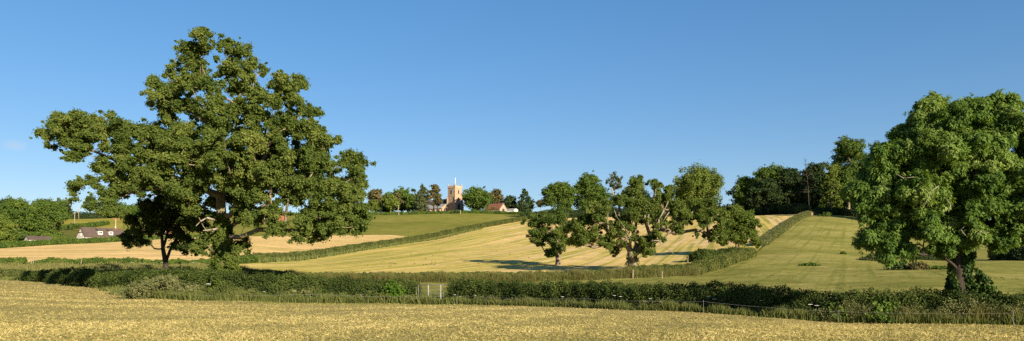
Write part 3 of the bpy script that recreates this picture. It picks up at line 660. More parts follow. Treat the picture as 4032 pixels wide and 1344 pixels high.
ft = [ # u, vtop, width, d, label, kind, leaf, bark, name, crown0
 (70,778,135,272,'tall full crowned tree behind the low barn at the far left','round','far_green','bark','broadleaf_tree',.04),
 (178,780,150,282,'broad rounded tree right of the far left trees, above the hedge left of the cottage','round','far_green','bark','broadleaf_tree',.04),
 (8,848,100,252,'smaller pale green tree cut off by the left edge, left of the barn','round','far_light','bark','broadleaf_tree',.02),
 (-60,800,150,300,'dark tree mostly cut off by the left edge behind the paler ones','round','far_dark','bark_dark','broadleaf_tree',.05),
 (18,782,90,430,'dark distant treetop at the left edge of the skyline','round','far_dark','bark_dark','broadleaf_tree',.1),
 (238,787,86,420,'dark flat topped tree on the skyline left of the cottage','round','far_dark','bark_dark','broadleaf_tree',.3),
 (272,838,36,600,'tiny dark tree on the skyline beside the telegraph pole','round','far_dark','bark_dark','broadleaf_tree',.1),
 (500,815,110,560,'dark tree on the hill partly hidden by the hanging left arm of the oak','round','far_green','bark_dark','broadleaf_tree',.05),
 (600,800,120,580,'dark tree on the hill seen through the slender shaded tree','round','far_dark','bark_dark','broadleaf_tree',.05),
 (1480,750,84,478,'dark flat topped pine at the left end of the churchyard trees','pine','far_brown','bark_dark','pine_tree',.1),
 (1466,786,50,474,'low pale green tree at the left foot of the churchyard pine','round','far_light','bark','broadleaf_tree',.2),
 (1538,770,62,472,'pale green round tree in front of the big dark churchyard tree','round','far_light','bark','broadleaf_tree',.28),
 (1580,742,118,498,'big dark rounded tree in the middle of the churchyard trees','round','far_green','bark_dark','broadleaf_tree',.05),
 (1568,762,44,484,'brownish pine with a tall bare trunk among the churchyard trees','pine','far_brown','bark_pale','pine_tree',.4),
 (1664,722,72,470,'tall grey green columnar conifer left of the church','column','far_grey','bark','conifer_tree',.02),
 (1508,772,70,500,'low dark tree behind the pale trees at the left of the churchyard','round','far_dark','bark_dark','broadleaf_tree',.03),
 (1655,768,80,502,'low dark tree behind the columnar conifer by the church','round','far_dark','bark_dark','broadleaf_tree',.03),
 (1708,727,66,474,'open topped pine with a red trunk beside the church nave','pine','far_brown','bark_red','pine_tree',.3),
 (1722,772,48,466,'low dark spreading pine in front of the church nave','pine','far_brown','bark_dark','pine_tree',.1),
 (1880,741,112,470,'broad bright green tree right of the church tower','round','far_green','bark_pale','broadleaf_tree',.1),
 (1954,741,66,492,'olive tree behind the red roofed barn','round','far_brown','bark','broadleaf_tree',.1),
 (2010,770,62,486,'small dark tree right of the red roofed barn','round','far_dark','bark_dark','broadleaf_tree',.05),
 (2068,742,92,478,'pointed dark tree between the barn and the big trees behind the gnarled oak','cone','far_dark','bark_dark','broadleaf_tree',.03),
 (2128,783,36,470,'small brown twiggy tree beside the pointed dark tree','sparse','far_brown','bark','broadleaf_tree',.05),
 (2205,712,125,402,'bushy tree behind the small oak at the top of the mown field','round','far_green','bark','broadleaf_tree',.03),
 (2325,686,136,408,'tall domed tree behind the left half of the gnarled oak','round','far_green','bark_dark','broadleaf_tree',.03),
 (2420,668,80,420,'thin leaved tree with bare grey twigs rising behind the gnarled oak','sparse','far_grey','bark_pale','broadleaf_tree',.1),
 (2500,740,120,412,'dark tree hidden behind the middle of the gnarled oak','round','far_dark','bark_dark','broadleaf_tree',.03),
 (2600,760,90,410,'low dark tree behind the right half of the gnarled oak','round','far_dark','bark_dark','broadleaf_tree',.03),
 (2752,664,205,396,'large domed sunlit tree on the skyline right of the gnarled oak','round','far_light','bark','broadleaf_tree',.03),
 (2935,690,120,372,'leftmost dark tree of the wood, above the pale pink shrub','round','far_green','bark_dark','broadleaf_tree',.03),
 (3030,652,150,365,'wide dark tree in the left half of the wood with a yellowish top','round','far_green','bark_dark','broadleaf_tree',.03),
 (3010,700,120,350,'shaded tree at the front of the wood near the top of the mown field','round','far_dark','bark_dark','broadleaf_tree',.02),
 (3110,650,110,352,'dark conifer left of the dead tree in the wood','round','far_dark','bark_dark','conifer_tree',.04),
 (3215,640,130,350,'dark flat topped tree right of the dead tree in the wood','round','far_dark','bark_dark','broadleaf_tree',.02),
 (3275,640,110,335,'pale drooping birch at the right end of the wood','column','far_light','bark_pale','birch_tree',.12),
 (3340,536,165,348,'tallest tree of the wood, with a rounded top beside the ash','round','far_green','bark','broadleaf_tree',.1),
 (3160,690,130,375,'dark tree deep in the wood behind the dead tree','round','far_dark','bark_dark','broadleaf_tree',.01),
 (3330,672,190,356,'dark lower tree under the tallest tree of the wood','round','far_dark','bark_dark','broadleaf_tree',.01),
 (3425,690,150,330,'dark tree beside the ash at the right end of the wood','round','far_dark','bark_dark','broadleaf_tree',.01),
 (3075,700,150,380,'dark tree deep in the left half of the wood','round','far_dark','bark_dark','broadleaf_tree',.01),
 (3435,605,120,362,'pine topped tree just left of the upper ash crown','pine','far_green','bark_red','pine_tree',.3),
 (3500,560,200,300,'dark tall tree behind the left side of the ash','round','far_dark','bark_dark','broadleaf_tree',.05),
 (3640,560,230,270,'dark tall tree behind the middle of the ash','round','far_dark','bark_dark','broadleaf_tree',.05),
 (3800,600,260,250,'dark tall tree behind the right side of the ash','round','far_dark','bark_dark','broadleaf_tree',.05),
]
for i, (u, vt, w, d, lab, kind, lm, bm, nm, c0) in enumerate(ft):
    far_tree(u, vt, w, d, lab, kind, lm, bm, 200+i*7, crown0=c0, name=nm, group=TG)
# leaning stump pine by the conifer
o = thing('pine_tree', 'thin leaning pine with one small tuft at its top left of the columnar conifer', 'tree', G(1640, 480), TG)
b = MB(); pp = [G(1641,480), P(1640,800,480), P(1638,770,480), P(1630,752,480)]
for i in range(3): b.tube(pp[i], pp[i+1], (1.0,.6,.45)[i], (.6,.45,.25)[i], 7)
b.build('trunk', M['bark_red'], o, smooth=True)
C, Nn, T, S = crown_points(np.array([[*P(1628,749,480),1.4],[*P(1634,752,480),.9],[*P(1623,753,480),.8]]), 500, .4, 5, .6)
leafmesh(C, Nn, T, .6, .8, 'crown', M['far_dark'], o, 5)
# dead conifer in the wood
o = thing('dead_tree', 'bare grey dead conifer standing at the front of the wood', 'tree', G(3187, 338), TG)
b = MB(); r = np.random.default_rng(4)
pp = [G(3187,338), P(3182,740,338), P(3176,680,338), P(3168,622,338)]
for i in range(3): b.tube(pp[i], pp[i+1], (.24,.18,.13)[i], (.18,.13,.05)[i], 6)
for i in range(46):
    t = .25+.74*r.random(); v = 812-190*t; cu = np.interp(v, [622,680,740,812], [3168,3176,3182,3187]); L = (40*(1.12-t)+5)*(.5+.6*r.random())
    a = r.random()*6.28; p0 = P(cu, v, 338); p1 = p0 + np.array([math.cos(a)*L*.115, math.sin(a)*L*.115, L*.115*(-.1+.5*t)])
    b.tube(p0, p1, .09, .03, 4)
b.build('trunk', M['bark_dark'], o, smooth=True)

# ------------------------------------------------------------------ hedges
def hedge(pts, h, w, label, lm='hawthorn', leaf=.10, per_m=600, seed=0, lump=.25, name='hedge', cat='hedge', core=True, group=None, dz=0., ratio=.8, spikes=0.):
    """pts: (u,d) knots"""
    r = np.random.default_rng(3000+seed)
    K = np.array([XY(u, d) for u, d in pts]); seg = np.linalg.norm(np.diff(K, axis=0), axis=1); cum = np.concatenate([[0], np.cumsum(seg)]); L = cum[-1]
    hh = h if hasattr(h, '__len__') else [h]*len(pts)
    n = int(L*per_m); t = r.random(n)*L
    x = np.interp(t, cum, K[:, 0]); y = np.interp(t, cum, K[:, 1]); hz = np.interp(t, cum, hh)
    k = np.clip(np.searchsorted(cum, t, side='right')-1, 0, len(seg)-1)
    tx = (K[1:]-K[:-1])/seg[:, None]; tang = tx[k]; side = np.stack([-tang[:, 1], tang[:, 0]], -1)
    ph = r.random(8)*6.28
    def wob(tt, s): return .5*np.sin(tt*.9*s+ph[0]) + .35*np.sin(tt*2.3*s+ph[1]) + .25*np.sin(tt*5.1*s+ph[2])
    sc_ = 1.2/max(h if not hasattr(h, '__len__') else max(h), .5)
    hz = hz*(1 + lump*.5*wob(t, sc_))
    a = r.random(n)*math.pi   # 0 front ground .. pi back ground (superellipse section)
    ca, sa = np.cos(a), np.sin(a); e = .55
    ox = np.sign(ca)*np.abs(ca)**e*w*.5*(1+lump*.6*wob(t+9, sc_*1.3)); oz = np.abs(sa)**e*hz
    dep = r.random(n)**2*.28
    lumps = .05*np.sin(t*4.3*sc_+a*3+ph[3]+2*np.sin(t*.37))+.05*np.sin(t*7.7*sc_-a*5+ph[4]+2*np.sin(t*.53+1))+r.normal(0, .045, n)
    f = 1 - dep + lumps
    px = x + side[:, 0]*ox*f; py = y + side[:, 1]*ox*f
    pz = H(px, py) + dz + np.maximum(oz*f, .03) + (r.random(n) < .06)*r.random(n)*spikes
    nn = np.stack([side[:, 0]*ca, side[:, 1]*ca, np.abs(sa)*.9+.15], -1) + r.normal(size=(n, 3))*.5
    T = np.clip(.45 + .18*np.sin(t*1.3*sc_+ph[5]) + .14*np.sin(t*3.7*sc_+a*2+ph[6]) + r.normal(0, .17, n), 0, 1)
    ne = int(per_m*w*.45)
    for end in (0, 1):
        te = np.full(ne, L*end); K0 = K[-end]; tv = tx[-end]*(1 if end else -1); sv = np.array([-tv[1], tv[0]])
        o_ = (r.random(ne)-.5)*w*.86; zz = r.random(ne)**.8*hh[-end]*.92*(1-.35*np.abs(o_/w*2)**3); ex = r.normal(.02, .06, ne)*w
        xe = K0[0]+sv[0]*o_+tv[0]*ex; ye = K0[1]+sv[1]*o_+tv[1]*ex
        px = np.concatenate([px, xe]); py = np.concatenate([py, ye]); pz = np.concatenate([pz, H(xe, ye)+dz+np.maximum(zz, .03)])
        nn = np.concatenate([nn, np.array([tv[0], tv[1], .3])+r.normal(size=(ne, 3))*.5]); T = np.concatenate([T, np.clip(.45+r.normal(0, .17, ne), 0, 1)])
    mid = G(*pts[len(pts)//2])
    o = thing(name, label, cat, mid, group)
    leafmesh(np.stack([px, py, pz], -1), nn, T, leaf, ratio, 'foliage', M[lm], o, seed)
    if core:
        ns = max(3, int(L/ (w*1.2))); ts = np.linspace(0, L, ns); cx = np.interp(ts, cum, K[:, 0]); cy = np.interp(ts, cum, K[:, 1]); ch = np.interp(ts, cum, hh)*(1+lump*.5*wob(ts, sc_))
        kk = np.clip(np.searchsorted(cum, ts, side='right')-1, 0, len(seg)-1); sd = np.stack([-tx[kk][:, 1], tx[kk][:, 0]], -1)
        prof_ = [(-.36, -.1), (-.36, .5), (-.24, .74), (.24, .74), (.36, .5), (.36, -.1)]
        V = []
        for i in range(ns):
            for (ax_, az) in prof_:
                xx, yy = cx[i]+sd[i,0]*ax_*w, cy[i]+sd[i,1]*ax_*w
                V.append([xx, yy, float(H(xx, yy)) + dz + az*ch[i]])
        m = len(prof_); i = np.arange(ns-1)[:, None]*m + np.arange(m-1)[None]
        Q = np.stack([i, i+1, i+m+1, i+m], -1).reshape(-1, 4)
        mesh('stems', V, [Q, np.array([list(range(m)), list(range((ns-1)*m, ns*m))[::-1]])], M['hedge_core'], o, True)
    return o
hedge([(4700,27.7),(4300,29.2),(4032,30.1),(3750,31.2),(3500,32.2),(3000,35.2),(2600,38.2),(2300,41.6),(2000,45.2),(1790,47.4)], [1.3,1.3,1.28,1.28,1.3,1.32,1.3,1.35,1.4,1.42], 1.5,
      'long dark clipped hedge running from the gate to the right edge', 'hawthorn', .085, 1900, 1, .16)
hedge([(1640,47.6),(1400,48),(1250,48.2),(1000,48.2),(850,48.6),(780,50)], [1.42,1.5,1.55,1.6,1.7,1.5], 1.6, 'dark clipped hedge between the gate and the foot of the great oak', 'hawthorn', .095, 1500, 2, .18)
hedge([(830,51),(720,54),(600,57),(480,62),(400,68)], [1.5,1.35,1.4,1.3,.9], 2.2, 'shaded hedge line running left from the great oak past the slender tree', 'hawthorn', .13, 900, 3, .3)
hedge([(440,66),(380,69),(300,73),(220,78),(140,83)], [1.2,1.5,1.45,1.2,.8], 3.0, 'dark bramble bank at the left edge of the hay field', 'hawthorn', .15, 800, 4, .35, name='bramble_bank', cat='bushes')
hedge([(130,86),(60,90),(-100,96),(-400,105)], [.8,.9,1.,1.], 2.4, 'low grassy hedge bank cut off by the left edge beyond the hay', 'weed', .16, 500, 5, .3, name='hedge_bank')
hedge([(100,113),(40,112),(-60,111),(-300,112)], 1.1, 1.6, 'short dark clipped hedge left of the leaning fence post', 'far_green', .17, 500, 6, .12)
hedge([(130,113),(220,113.5),(300,114),(420,114),(560,115),(660,117),(720,118)], [.5,.95,.7,1.0,.8,.6,.8], 2.2, 'uneven bushy hedge along the lower edge of the tan stubble field', 'far_green', .18, 420, 7, .5)
hedge([(720,116),(860,119),(945,124),(1000,132)], [.7,1.,.9,1.2], 2.2, 'low rough hedge behind the trunk of the great oak', 'far_green', .18, 420, 8, .4)
hedge([(945,131),(1050,148),(1200,174),(1400,210),(1535,236),(1690,284),(1873,316),(2068,384)], [1.1,1.3,1.5,1.6,1.7,1.8,2.0,2.2], 2.8, 'long green hedge climbing between the tan stubble and the mown field', 'weed', .22, 800, 9, .2)
hedge([(940,78),(1200,77),(1450,76.5),(1700,77),(1900,78),(2100,79),(2300,80.5),(2470,82.5)], [.75,.85,.9,.9,.9,.85,.8,.75], 2.4, 'rough brownish green hedge along the foot of the mown field behind the gate', 'weed', .12, 1500, 10, .15)
hedge([(2480,83),(2600,84.5),(2720,87.5),(2820,94),(2900,105),(2942,112),(2950,117)], [1.1,1.15,1.25,1.35,1.4,1.4,1.2], 2.2, 'low hedge curving up from the gnarled oak round the corner of the pasture', 'weed', .13, 1300, 11, .18)
hedge([(2728,110),(2760,111),(2830,113),(2905,116)], [1.3,1.75,1.5,1.5], 2.4, 'short dark shaded block of hedge below the rounded light tree', 'hawthorn', .2, 900, 12, .15)
hedge([(2990,142),(3030,165),(3075,205),(3120,245),(3165,285),(3190,303)], [1.0,1.25,1.45,1.55,1.7,1.9], 2.6, 'clipped hedge climbing between the mown field and the right hand pasture', 'bramble', .24, 800, 13, .16)
hedge([(1440,458),(1600,461),(1750,462),(1850,462),(1960,458),(2060,450),(2150,440)], [1.9,2.0,1.8,2.1,2.0,2.0,2.2], 4., 'churchyard hedge running below the church along the top of the meadow', 'far_green', .6, 150, 14, .3)
hedge([(540,458),(700,462),(900,464),(1100,464),(1300,462),(1440,459)], 2.0, 4., 'distant hedge along the top of the meadow seen under the great oak', 'far_green', .6, 120, 15, .3)
hedge([(-300,205),(0,236),(200,258),(400,284),(520,297)], [2.0,2.0,1.9,2.0,2.0], 3.4, 'hedge in front of the barn and cottage along the top of the stubble field', 'far_green', .36, 320, 16, .2)
hedge([(520,299),(700,314),(900,332)], 1.4, 2.5, 'low hedge at the top of the stubble field behind the slender tree', 'far_green', .36, 260, 17, .3)
hedge([(150,560),(250,566),(350,568),(520,575),(700,578)], [5,6,5,5,4], 6., 'dark hedge along the skyline behind the telegraph pole', 'far_dark', .8, 60, 18, .3)
hedge([(180,388),(260,394),(340,412),(420,450)], [3,3,3,2.5], 4., 'hedge slanting up the hill behind the cottage', 'far_green', .5, 120, 19, .25)
hedge([(2090,398),(2300,398),(2600,398),(2860,396)], [4,4.5,5,4], 5., 'dark undergrowth along the top of the mown field', 'far_dark', .6, 120, 20, .3, name='undergrowth_bank', cat='bushes')
hedge([(2850,385),(2960,375),(3060,352),(3170,322)], [6,5,5,4], 6., 'dark undergrowth along the left front of the wood', 'far_dark', .55, 160, 21, .3, name='undergrowth_bank', cat='bushes')
hedge([(3195,318),(3300,322),(3420,318),(3600,300)], [2.5,3,3,3], 5., 'dark undergrowth along the right front of the wood above the pasture', 'far_dark', .55, 140, 22, .3, name='undergrowth_bank', cat='bushes')
hedge([(3470,118),(3560,119),(3650,120),(3740,121)], [1.4,1.7,1.8,1.6], 2.4, 'dark hedge across the pasture left of the ash trunk', 'far_dark', .22, 420, 23, .3)
hedge([(3920,118),(3990,115),(4100,112),(4400,112)], [2.0,2.6,2.8,2.8], 3., 'taller dark hedge across the pasture right of the ash trunk', 'far_dark', .22, 520, 24, .3)

hedge([(u, float(hay_edge(u))+.35) for u in (4700,4300,4032,3700,3400,3200)], [.7,.8,.75,.9,.8,.5], 1.1, 'pale green nettles and docks along the hedge bottom below the ash', 'bramble', .065, 1000, 30, .8, name='nettles', cat='weeds', core=False)
hedge([(u, float(hay_edge(u))+.45) for u in (3150,2900,2600,2300,2000,1800)], [.4,.35,.5,.4,.5,.45], .9, 'low nettles along the bottom of the hedge right of the gate', 'bramble', .06, 700, 31, .9, name='nettles', cat='weeds', core=False)
hedge([(u, float(hay_edge(u))+.6) for u in (1630,1450,1250,1050,900,760)], [.7,.6,.75,.6,.8,.7], 1.5, 'grey green nettles along the bottom of the hedge left of the gate', 'weed', .08, 900, 32, .8, name='nettles', cat='weeds', core=False)

# bushes standing out
def bush(u, d, w, h, label, lm, leaf, n, seed, name='bush', cat='bush', sq=.8, rc=.34, dz=0.):
    r = np.random.default_rng(seed); base = G(u, d, dz); o = thing(name, label, cat, base); lb = []
    k = int(16*max(1., w/h/1.6))
    for i in range(k):
        a = r.random()*6.28; q_ = r.random()**.5; R = h*.38*(.8+.4*r.random())
        zz = h*(1-.55*q_**2) - R*.75
        lb.append([base[0]+math.cos(a)*q_*(w*.5-R*.6), base[1]+math.sin(a)*q_*(w*.35), base[2]+max(zz*(.55+.45*r.random()), R*.3), R])
    lb = np.array(lb); C, Nn, T, S = crown_points(lb, n, rc, seed, sq, .45)
    C[:, 2] = np.maximum(C[:, 2], H(C[:, 0], C[:, 1])+.02)
    leafmesh(C, Nn, T, leaf, .8, 'foliage', M[lm], o, seed)
    nodes, par, tips = skeleton([base+[0,0,-.05], base+[0,0,h*.25]], [0,0], lb, seed)
    (V, Q), _ = branch_mesh(nodes, par, tips, lb[:, 3]**2, max(.05, h*.03), .012, 5)
    mesh('stems', V, Q, M['bark_dark'], o, True)
    return o
bush(684, 48.6, 6.6, 1.6, 'broad sunlit grey green bramble mound in front of the shaded hedge', 'bramble', .11, 15000, 301)
bush(880, 47.8, 2.4, 1.35, 'leafy lit bush in front of the foot of the great oak', 'field_tree', .13, 4200, 302)
bush(1545, 47.0, 1.9, 1.45, 'bright green large leaved bush in the hedge left of the gate', 'bright', .17, 1700, 303)
bush(3500, 31.7, 1.9, 1.28, 'mid green leafy bush standing up out of the hedge left of the ash trunk', 'ash', .13, 3800, 304)
bush(3290, 32.7, 1.1, 1.1, 'small lit sapling bush among the dark right hand hedge', 'far_green', .11, 1600, 305)
bush(2910, 352, 8., 4.5, 'pale pink flowering shrub at the left foot of the wood', 'pink', .6, 900, 306)
bush(3540, 81, 3.0, .85, 'low dark rush clump in the pasture left of the ash trunk', 'far_dark', .17, 1500, 307)
bush(3610, 80, 2.6, 1.0, 'taller purplish brown weed clump in the pasture beside the rush clump', 'far_brown', .17, 1500, 308)
bush(3700, 80, 3.4, .5, 'flat green weed patch in the pasture just left of the ash trunk', 'far_green', .16, 1300, 309)
bush(3556, 96, 1.2, .8, 'small round weed clump higher in the pasture above the rush clump', 'far_green', .18, 600, 310)
bush(3440, 104, 4.2, 1.0, 'grey green bramble patch under the left hanging branches of the ash', 'far_grey', .2, 1800, 311)
bush(3320, 118, 1.0, .7, 'lone small weed tuft in the middle of the pasture', 'far_green', .2, 350, 312)
bush(3190, 92, 2.6, .5, 'low dark nettle patch in the left of the pasture', 'far_green', .18, 900, 313)
bush(3250, 285, 5.5, 2.2, 'bush by the stone block at the top corner of the pasture', 'far_green', .45, 900, 314)
bush(225, 270, 9., 3.6, 'rounded garden shrub between the barn and the cottage', 'far_light', .4, 1800, 315)
bush(275, 276, 6., 3.0, 'smaller garden shrub against the cottage gable', 'far_green', .4, 1200, 316)
bush(448, 290, 4., 2.4, 'green shrub in front of the low right wing of the cottage', 'far_light', .36, 900, 317)
bush(2070, 395, 9., 5., 'dark scrub at the top end of the climbing hedge', 'far_dark', .5, 1400, 318)
bush(1790, 459, 7., 2.4, 'dark yew bush in front of the church tower', 'far_dark', .5, 1200, 319)

# ------------------------------------------------------------------ tall grass, stubble straw (uncountable)
def blades(C, L, lean, W, T, name, mat):
    n = len(C); a = rs.random(n)*6.28
    dirn = np.stack([np.cos(a)*lean, np.sin(a)*lean, np.sqrt(np.maximum(1-lean**2, .02))], -1)
    s = nrm(np.cross(dirn, rdir(n))); tip = C + dirn*L[:, None]; mid = C + dirn*L[:, None]*.5 + np.array([0, 0, .06])*L[:, None]
    V = np.stack([C - s*W[:, None]*.5, C + s*W[:, None]*.5, mid + s*W[:, None]*.45, tip, mid - s*W[:, None]*.45], 1).reshape(-1, 3)
    i = np.arange(n)[:, None]*5
    Q = i + np.array([[0, 1, 2, 4]]); Tq = i + np.array([[4, 2, 3]])
    return mesh(name, V, [Q, Tq], mat, None, False, np.repeat(np.clip(T, 0, 1), 5))
# straw over the near field
n = 560000
dS = 15.5 + (92 - 15.5)*rs.random(n)**1.35; uS = -150 + 4400*rs.random(n)
x = (uS-U0)/F*dS; y = dS
big = np.sin(x*.31+1.3*np.sin(y*.23+.6))*np.sin(y*.41+1.1*np.cos(x*.19)) + .6*np.sin(x*.83-y*.57+1.7*np.sin(x*.21))
row = np.sin((y*.98-x*.2)*1.05 + .8*np.sin(x*.12))
ok = (dS < hay_edge(uS) - .25) & (rs.random(n) < np.clip(.62 + .24*big + .04*row, .12, 1)); dS, uS, x, y, big, row = [q[ok] for q in (dS, uS, x, y, big, row)]; n = len(dS)
z = H(x, y) + .02; far = np.clip(dS/32, 1., 2.4)
clump = np.sin(x*3.1+np.sin(y*2.3)*2)*np.sin(y*3.7+np.cos(x*1.9)*2)
lying = rs.random(n) < .45
L = np.where(lying, .06+.09*rs.random(n), .03+.07*rs.random(n)*(1+.6*clump))
lean = np.where(lying, .9+.09*rs.random(n), .3+.55*rs.random(n))
o = blades(np.stack([x, y, z+lying*.03*rs.random(n)], -1), L, lean, (.007+.010*rs.random(n))*far, .38+.16*clump+.14*big+.03*row+rs.normal(0, .24, n), 'straw_stubble', M['straw'])
tag(o, 'pale cut straw and stubble covering the hay field in front', 'straw', kind='stuff')
def strip_grass(pts, w, n, hmin, hmax, name, label, mat, seed, bw=.02, side=0.):
    r = np.random.default_rng(seed)
    K = np.array([XY(u, d) for u, d in pts]); seg = np.linalg.norm(np.diff(K, axis=0), axis=1); cum = np.concatenate([[0], np.cumsum(seg)])
    t = r.random(n)*cum[-1]; off = (r.random(n)-.5)*w*(.75+.25*np.sin(t*.9)) + side
    k = np.clip(np.searchsorted(cum, t, side='right')-1, 0, len(seg)-1); tx = (K[1:]-K[:-1])/seg[:, None]
    x = np.interp(t, cum, K[:, 0]) - tx[k][:, 1]*off; y = np.interp(t, cum, K[:, 1]) + tx[k][:, 0]*off
    cl = .5+.5*np.sin(t*1.7+seed)*np.sin(t*.43+2)+.3*np.sin(t*4.9)
    L = hmin + (hmax-hmin)*np.clip(r.random(n)*(.45+.7*cl), 0, 1.1)
    o = blades(np.stack([x, y, H(x, y)-.02], -1), L, .05+.4*r.random(n), bw*(.6+.8*r.random(n)), .35+.25*cl+r.normal(0, .2, n), name, M[mat])
    tag(o, label, 'grass', kind='stuff'); return o
EDGE = [(u, float(hay_edge(u))) for u in (4700,4300,4032,3700,3400,3000,2600,2300,2000,1790)]
strip_grass(EDGE, 1.1, 26000, .15, .6, 'tall_grass', 'tall seeding grass and nettles along the front of the right hand hedge', 'weed', 41, .024)
strip_grass([(u, float(hay_edge(u))+.25) for u in (4700,4300,4032,3700,3500,3300)], 1.0, 16000, .3, .85, 'tall_grass', 'taller yellowish weeds in front of the hedge below the ash', 'drygrass', 51, .02)
EDGE2 = [(u, float(hay_edge(u))) for u in (1780,1640,1400,1250,1000,800,640,520)]
strip_grass(EDGE2, 1.5, 24000, .25, .7, 'tall_grass', 'grey green nettles and grass in front of the hedge left of the gate', 'weed', 42, .035)
strip_grass([(2925,35.6),(3015,34.9)], .7, 420, 1.2, 1.9, 'tall_grass', 'tuft of tall seed stems rising above the right hand hedge', 'seedgrass', 53, .012)
strip_grass([(1570,52),(1700,52.5),(1840,52)], 7., 7000, .3, .8, 'tall_grass', 'rough grass behind the field gate', 'weed', 52, .03)
strip_grass([(520,53),(440,64),(340,75),(200,82),(0,88),(-300,93)], 2.6, 12000, .2, .6, 'tall_grass', 'long grass at the left edge of the hay field', 'weed', 43, .05)
strip_grass([(-200,102),(100,102),(400,100),(700,100),(930,104)], 24., 30000, .25, .75, 'rough_grass', 'rough grass and weeds between the bramble bank and the stubble field', 'drygrass', 44, .08)
strip_grass([(940,76.2),(1450,75),(1900,76),(2300,79),(2480,81),(2720,86),(2880,103)], 2.6, 120000, .35, 1.25, 'tall_grass', 'brown seed heads of grass along the hedge behind the gate', 'seedgrass', 45, .024)
strip_grass([(945,130),(1200,173),(1535,235),(1873,314)], 5., 9000, .4, 1.2, 'tall_grass', 'long green grass at the foot of the climbing hedge', 'weed', 46, .16, -2.)

n = 9000
dP = 46+240*rs.random(n)**1.3; uP = 2050+2500*rs.random(n)
x = (uP-U0)/F*dP; k_ = np.sin(x*.35+dP*.11)*np.sin(dP*.17-x*.08)+.5*np.sin(x*.9+dP*.05)
ok = (uP > np.interp(dP, [46,74,80,88,104,118,130,200,300], [2050,2050,2560,2800,2920,2985,3015,3105,3220])) & (rs.random(n) < np.clip(k_-.1, 0.02, 1)); x, dP, n = x[ok], dP[ok], int(ok.sum())
off = rs.normal(size=(n, 5, 2))*.12
xx = (x[:, None]+off[..., 0]*(1+dP[:, None]/120)).ravel(); yy = (dP[:, None]+off[..., 1]).ravel()
o = blades(np.stack([xx, yy, H(xx, yy)], -1), .05+.11*rs.random(len(xx))*(1+yy/200), .2+.5*rs.random(len(xx)), .03+.0006*yy, .35+rs.normal(0, .22, len(xx)), 'pasture_tufts', M['seedgrass'])
tag(o, 'small rough tufts of grass dotted over the right hand pasture', 'grass', kind='stuff')

# hogweed flowers
proto = None
fl = [(3000,32.2,.75),(2790,34.6,.8),(2812,34.2,.7),(2845,34,.62),(3190,30.6,.75),(3215,30.5,.72),(3090,31.5,.6),(2420,38.8,.75),(2444,38.6,.7),(2235,40.8,.7),(2215,41,.62),(1790,45.8,.62),(1812,45.6,.5),(1870,45.4,.6),(1215,46,.7),(1226,46,.62),(1350,46,.5),(1420,46,.55),(1040,46.2,.62),(1160,46.2,.75),(3990,25.2,.62),(3790,26.6,.6),(600,52,.9),(820,46.6,1.05),(560,100,.9),(600,101,.85),(640,100,.95),(520,102,.9),(760,101,.9),(2560,37.6,.62),(2600,37.3,.5),(3340,29.6,.5)]
for i, (u, d, h) in enumerate(fl):
    if d < 50: d = float(hay_edge(u)) + (.1 if i % 3 else .35)
    base = G(u, d)
    if proto is None:
        proto = thing('hogweed', 'white umbel of hogweed rising from the weeds at the field edge', 'wildflower', base, 'white hogweed flowers along the hedges')
        b = MB(); b0 = base
        b.tube(b0, b0+[0,0,.92], .012, .008, 5)
        for k in range(9):
            a = k*2.4; rr = .05+.02*(k%3)*1.5; b.tube(b0+[0,0,.9], b0+[math.cos(a)*rr, math.sin(a)*rr, .97], .005, .004, 4)
        b.build('stem', M['weed'], proto)
        b = MB()
        for k in range(14):
            a = k*2.4; rr = .018*k**.75; c = b0+[math.cos(a)*rr, math.sin(a)*rr, .985-.9*rr*rr]
            b.prism([c+[math.cos(j)*.032, math.sin(j)*.032, .006*math.sin(3*j+k)] for j in np.arange(6)*1.047], [0,0,.012])
        b.build('umbel', M['white_flower'], proto)
        t0 = proto
    else:
        t0 = proto.copy(); COL.objects.link(t0)
        for ch in proto.children:
            c = ch.copy(); COL.objects.link(c); c.parent = t0
    t0.location = [float(q) for q in base]; k = h/1.0*(1.5 if d > 90 else 1.); t0.scale = (k*.95, k*.95, h)
    t0.rotation_euler = (0, 0, i*1.1)

# ------------------------------------------------------------------ birds
fb = []
rb = np.random.default_rng(77)
f4 = lambda X, Y: (1400+X*.6752, 680+Y*.6752)
bl = [(180,472),(325,468),(345,462),(370,482),(322,487),(447,440),(490,455),(450,492),(585,478),(617,455),(150,530),(166,528),(205,535),(220,537),(232,540),(207,552),(195,556),(165,555),(70,550),(345,540),(397,546),(412,545),(443,540),(460,545),(465,530),(445,525),(408,510),(620,512),(820,465),(752,405),(762,402),(745,410),(830,385),(968,370),(900,485),(945,506),(958,506),(1010,505),(1035,480),(1075,502),(1108,494),(1040,470),(718,538),(395,422)]
pxl = [f4(a, b_) for a, b_ in bl] + [(1000,1000),(1012,985),(985,1004),(1070,968),(1300,905+60),(1262,1000),(940,990)]
proto = None
def find_d(u, v, lo=60, hi=420):
    ds = np.linspace(lo, hi, 1500); X, Y = XY(u, ds); vv = V0 - (H(X, Y) - EYE)*F/ds
    return float(ds[np.argmin(np.abs(vv - v))])
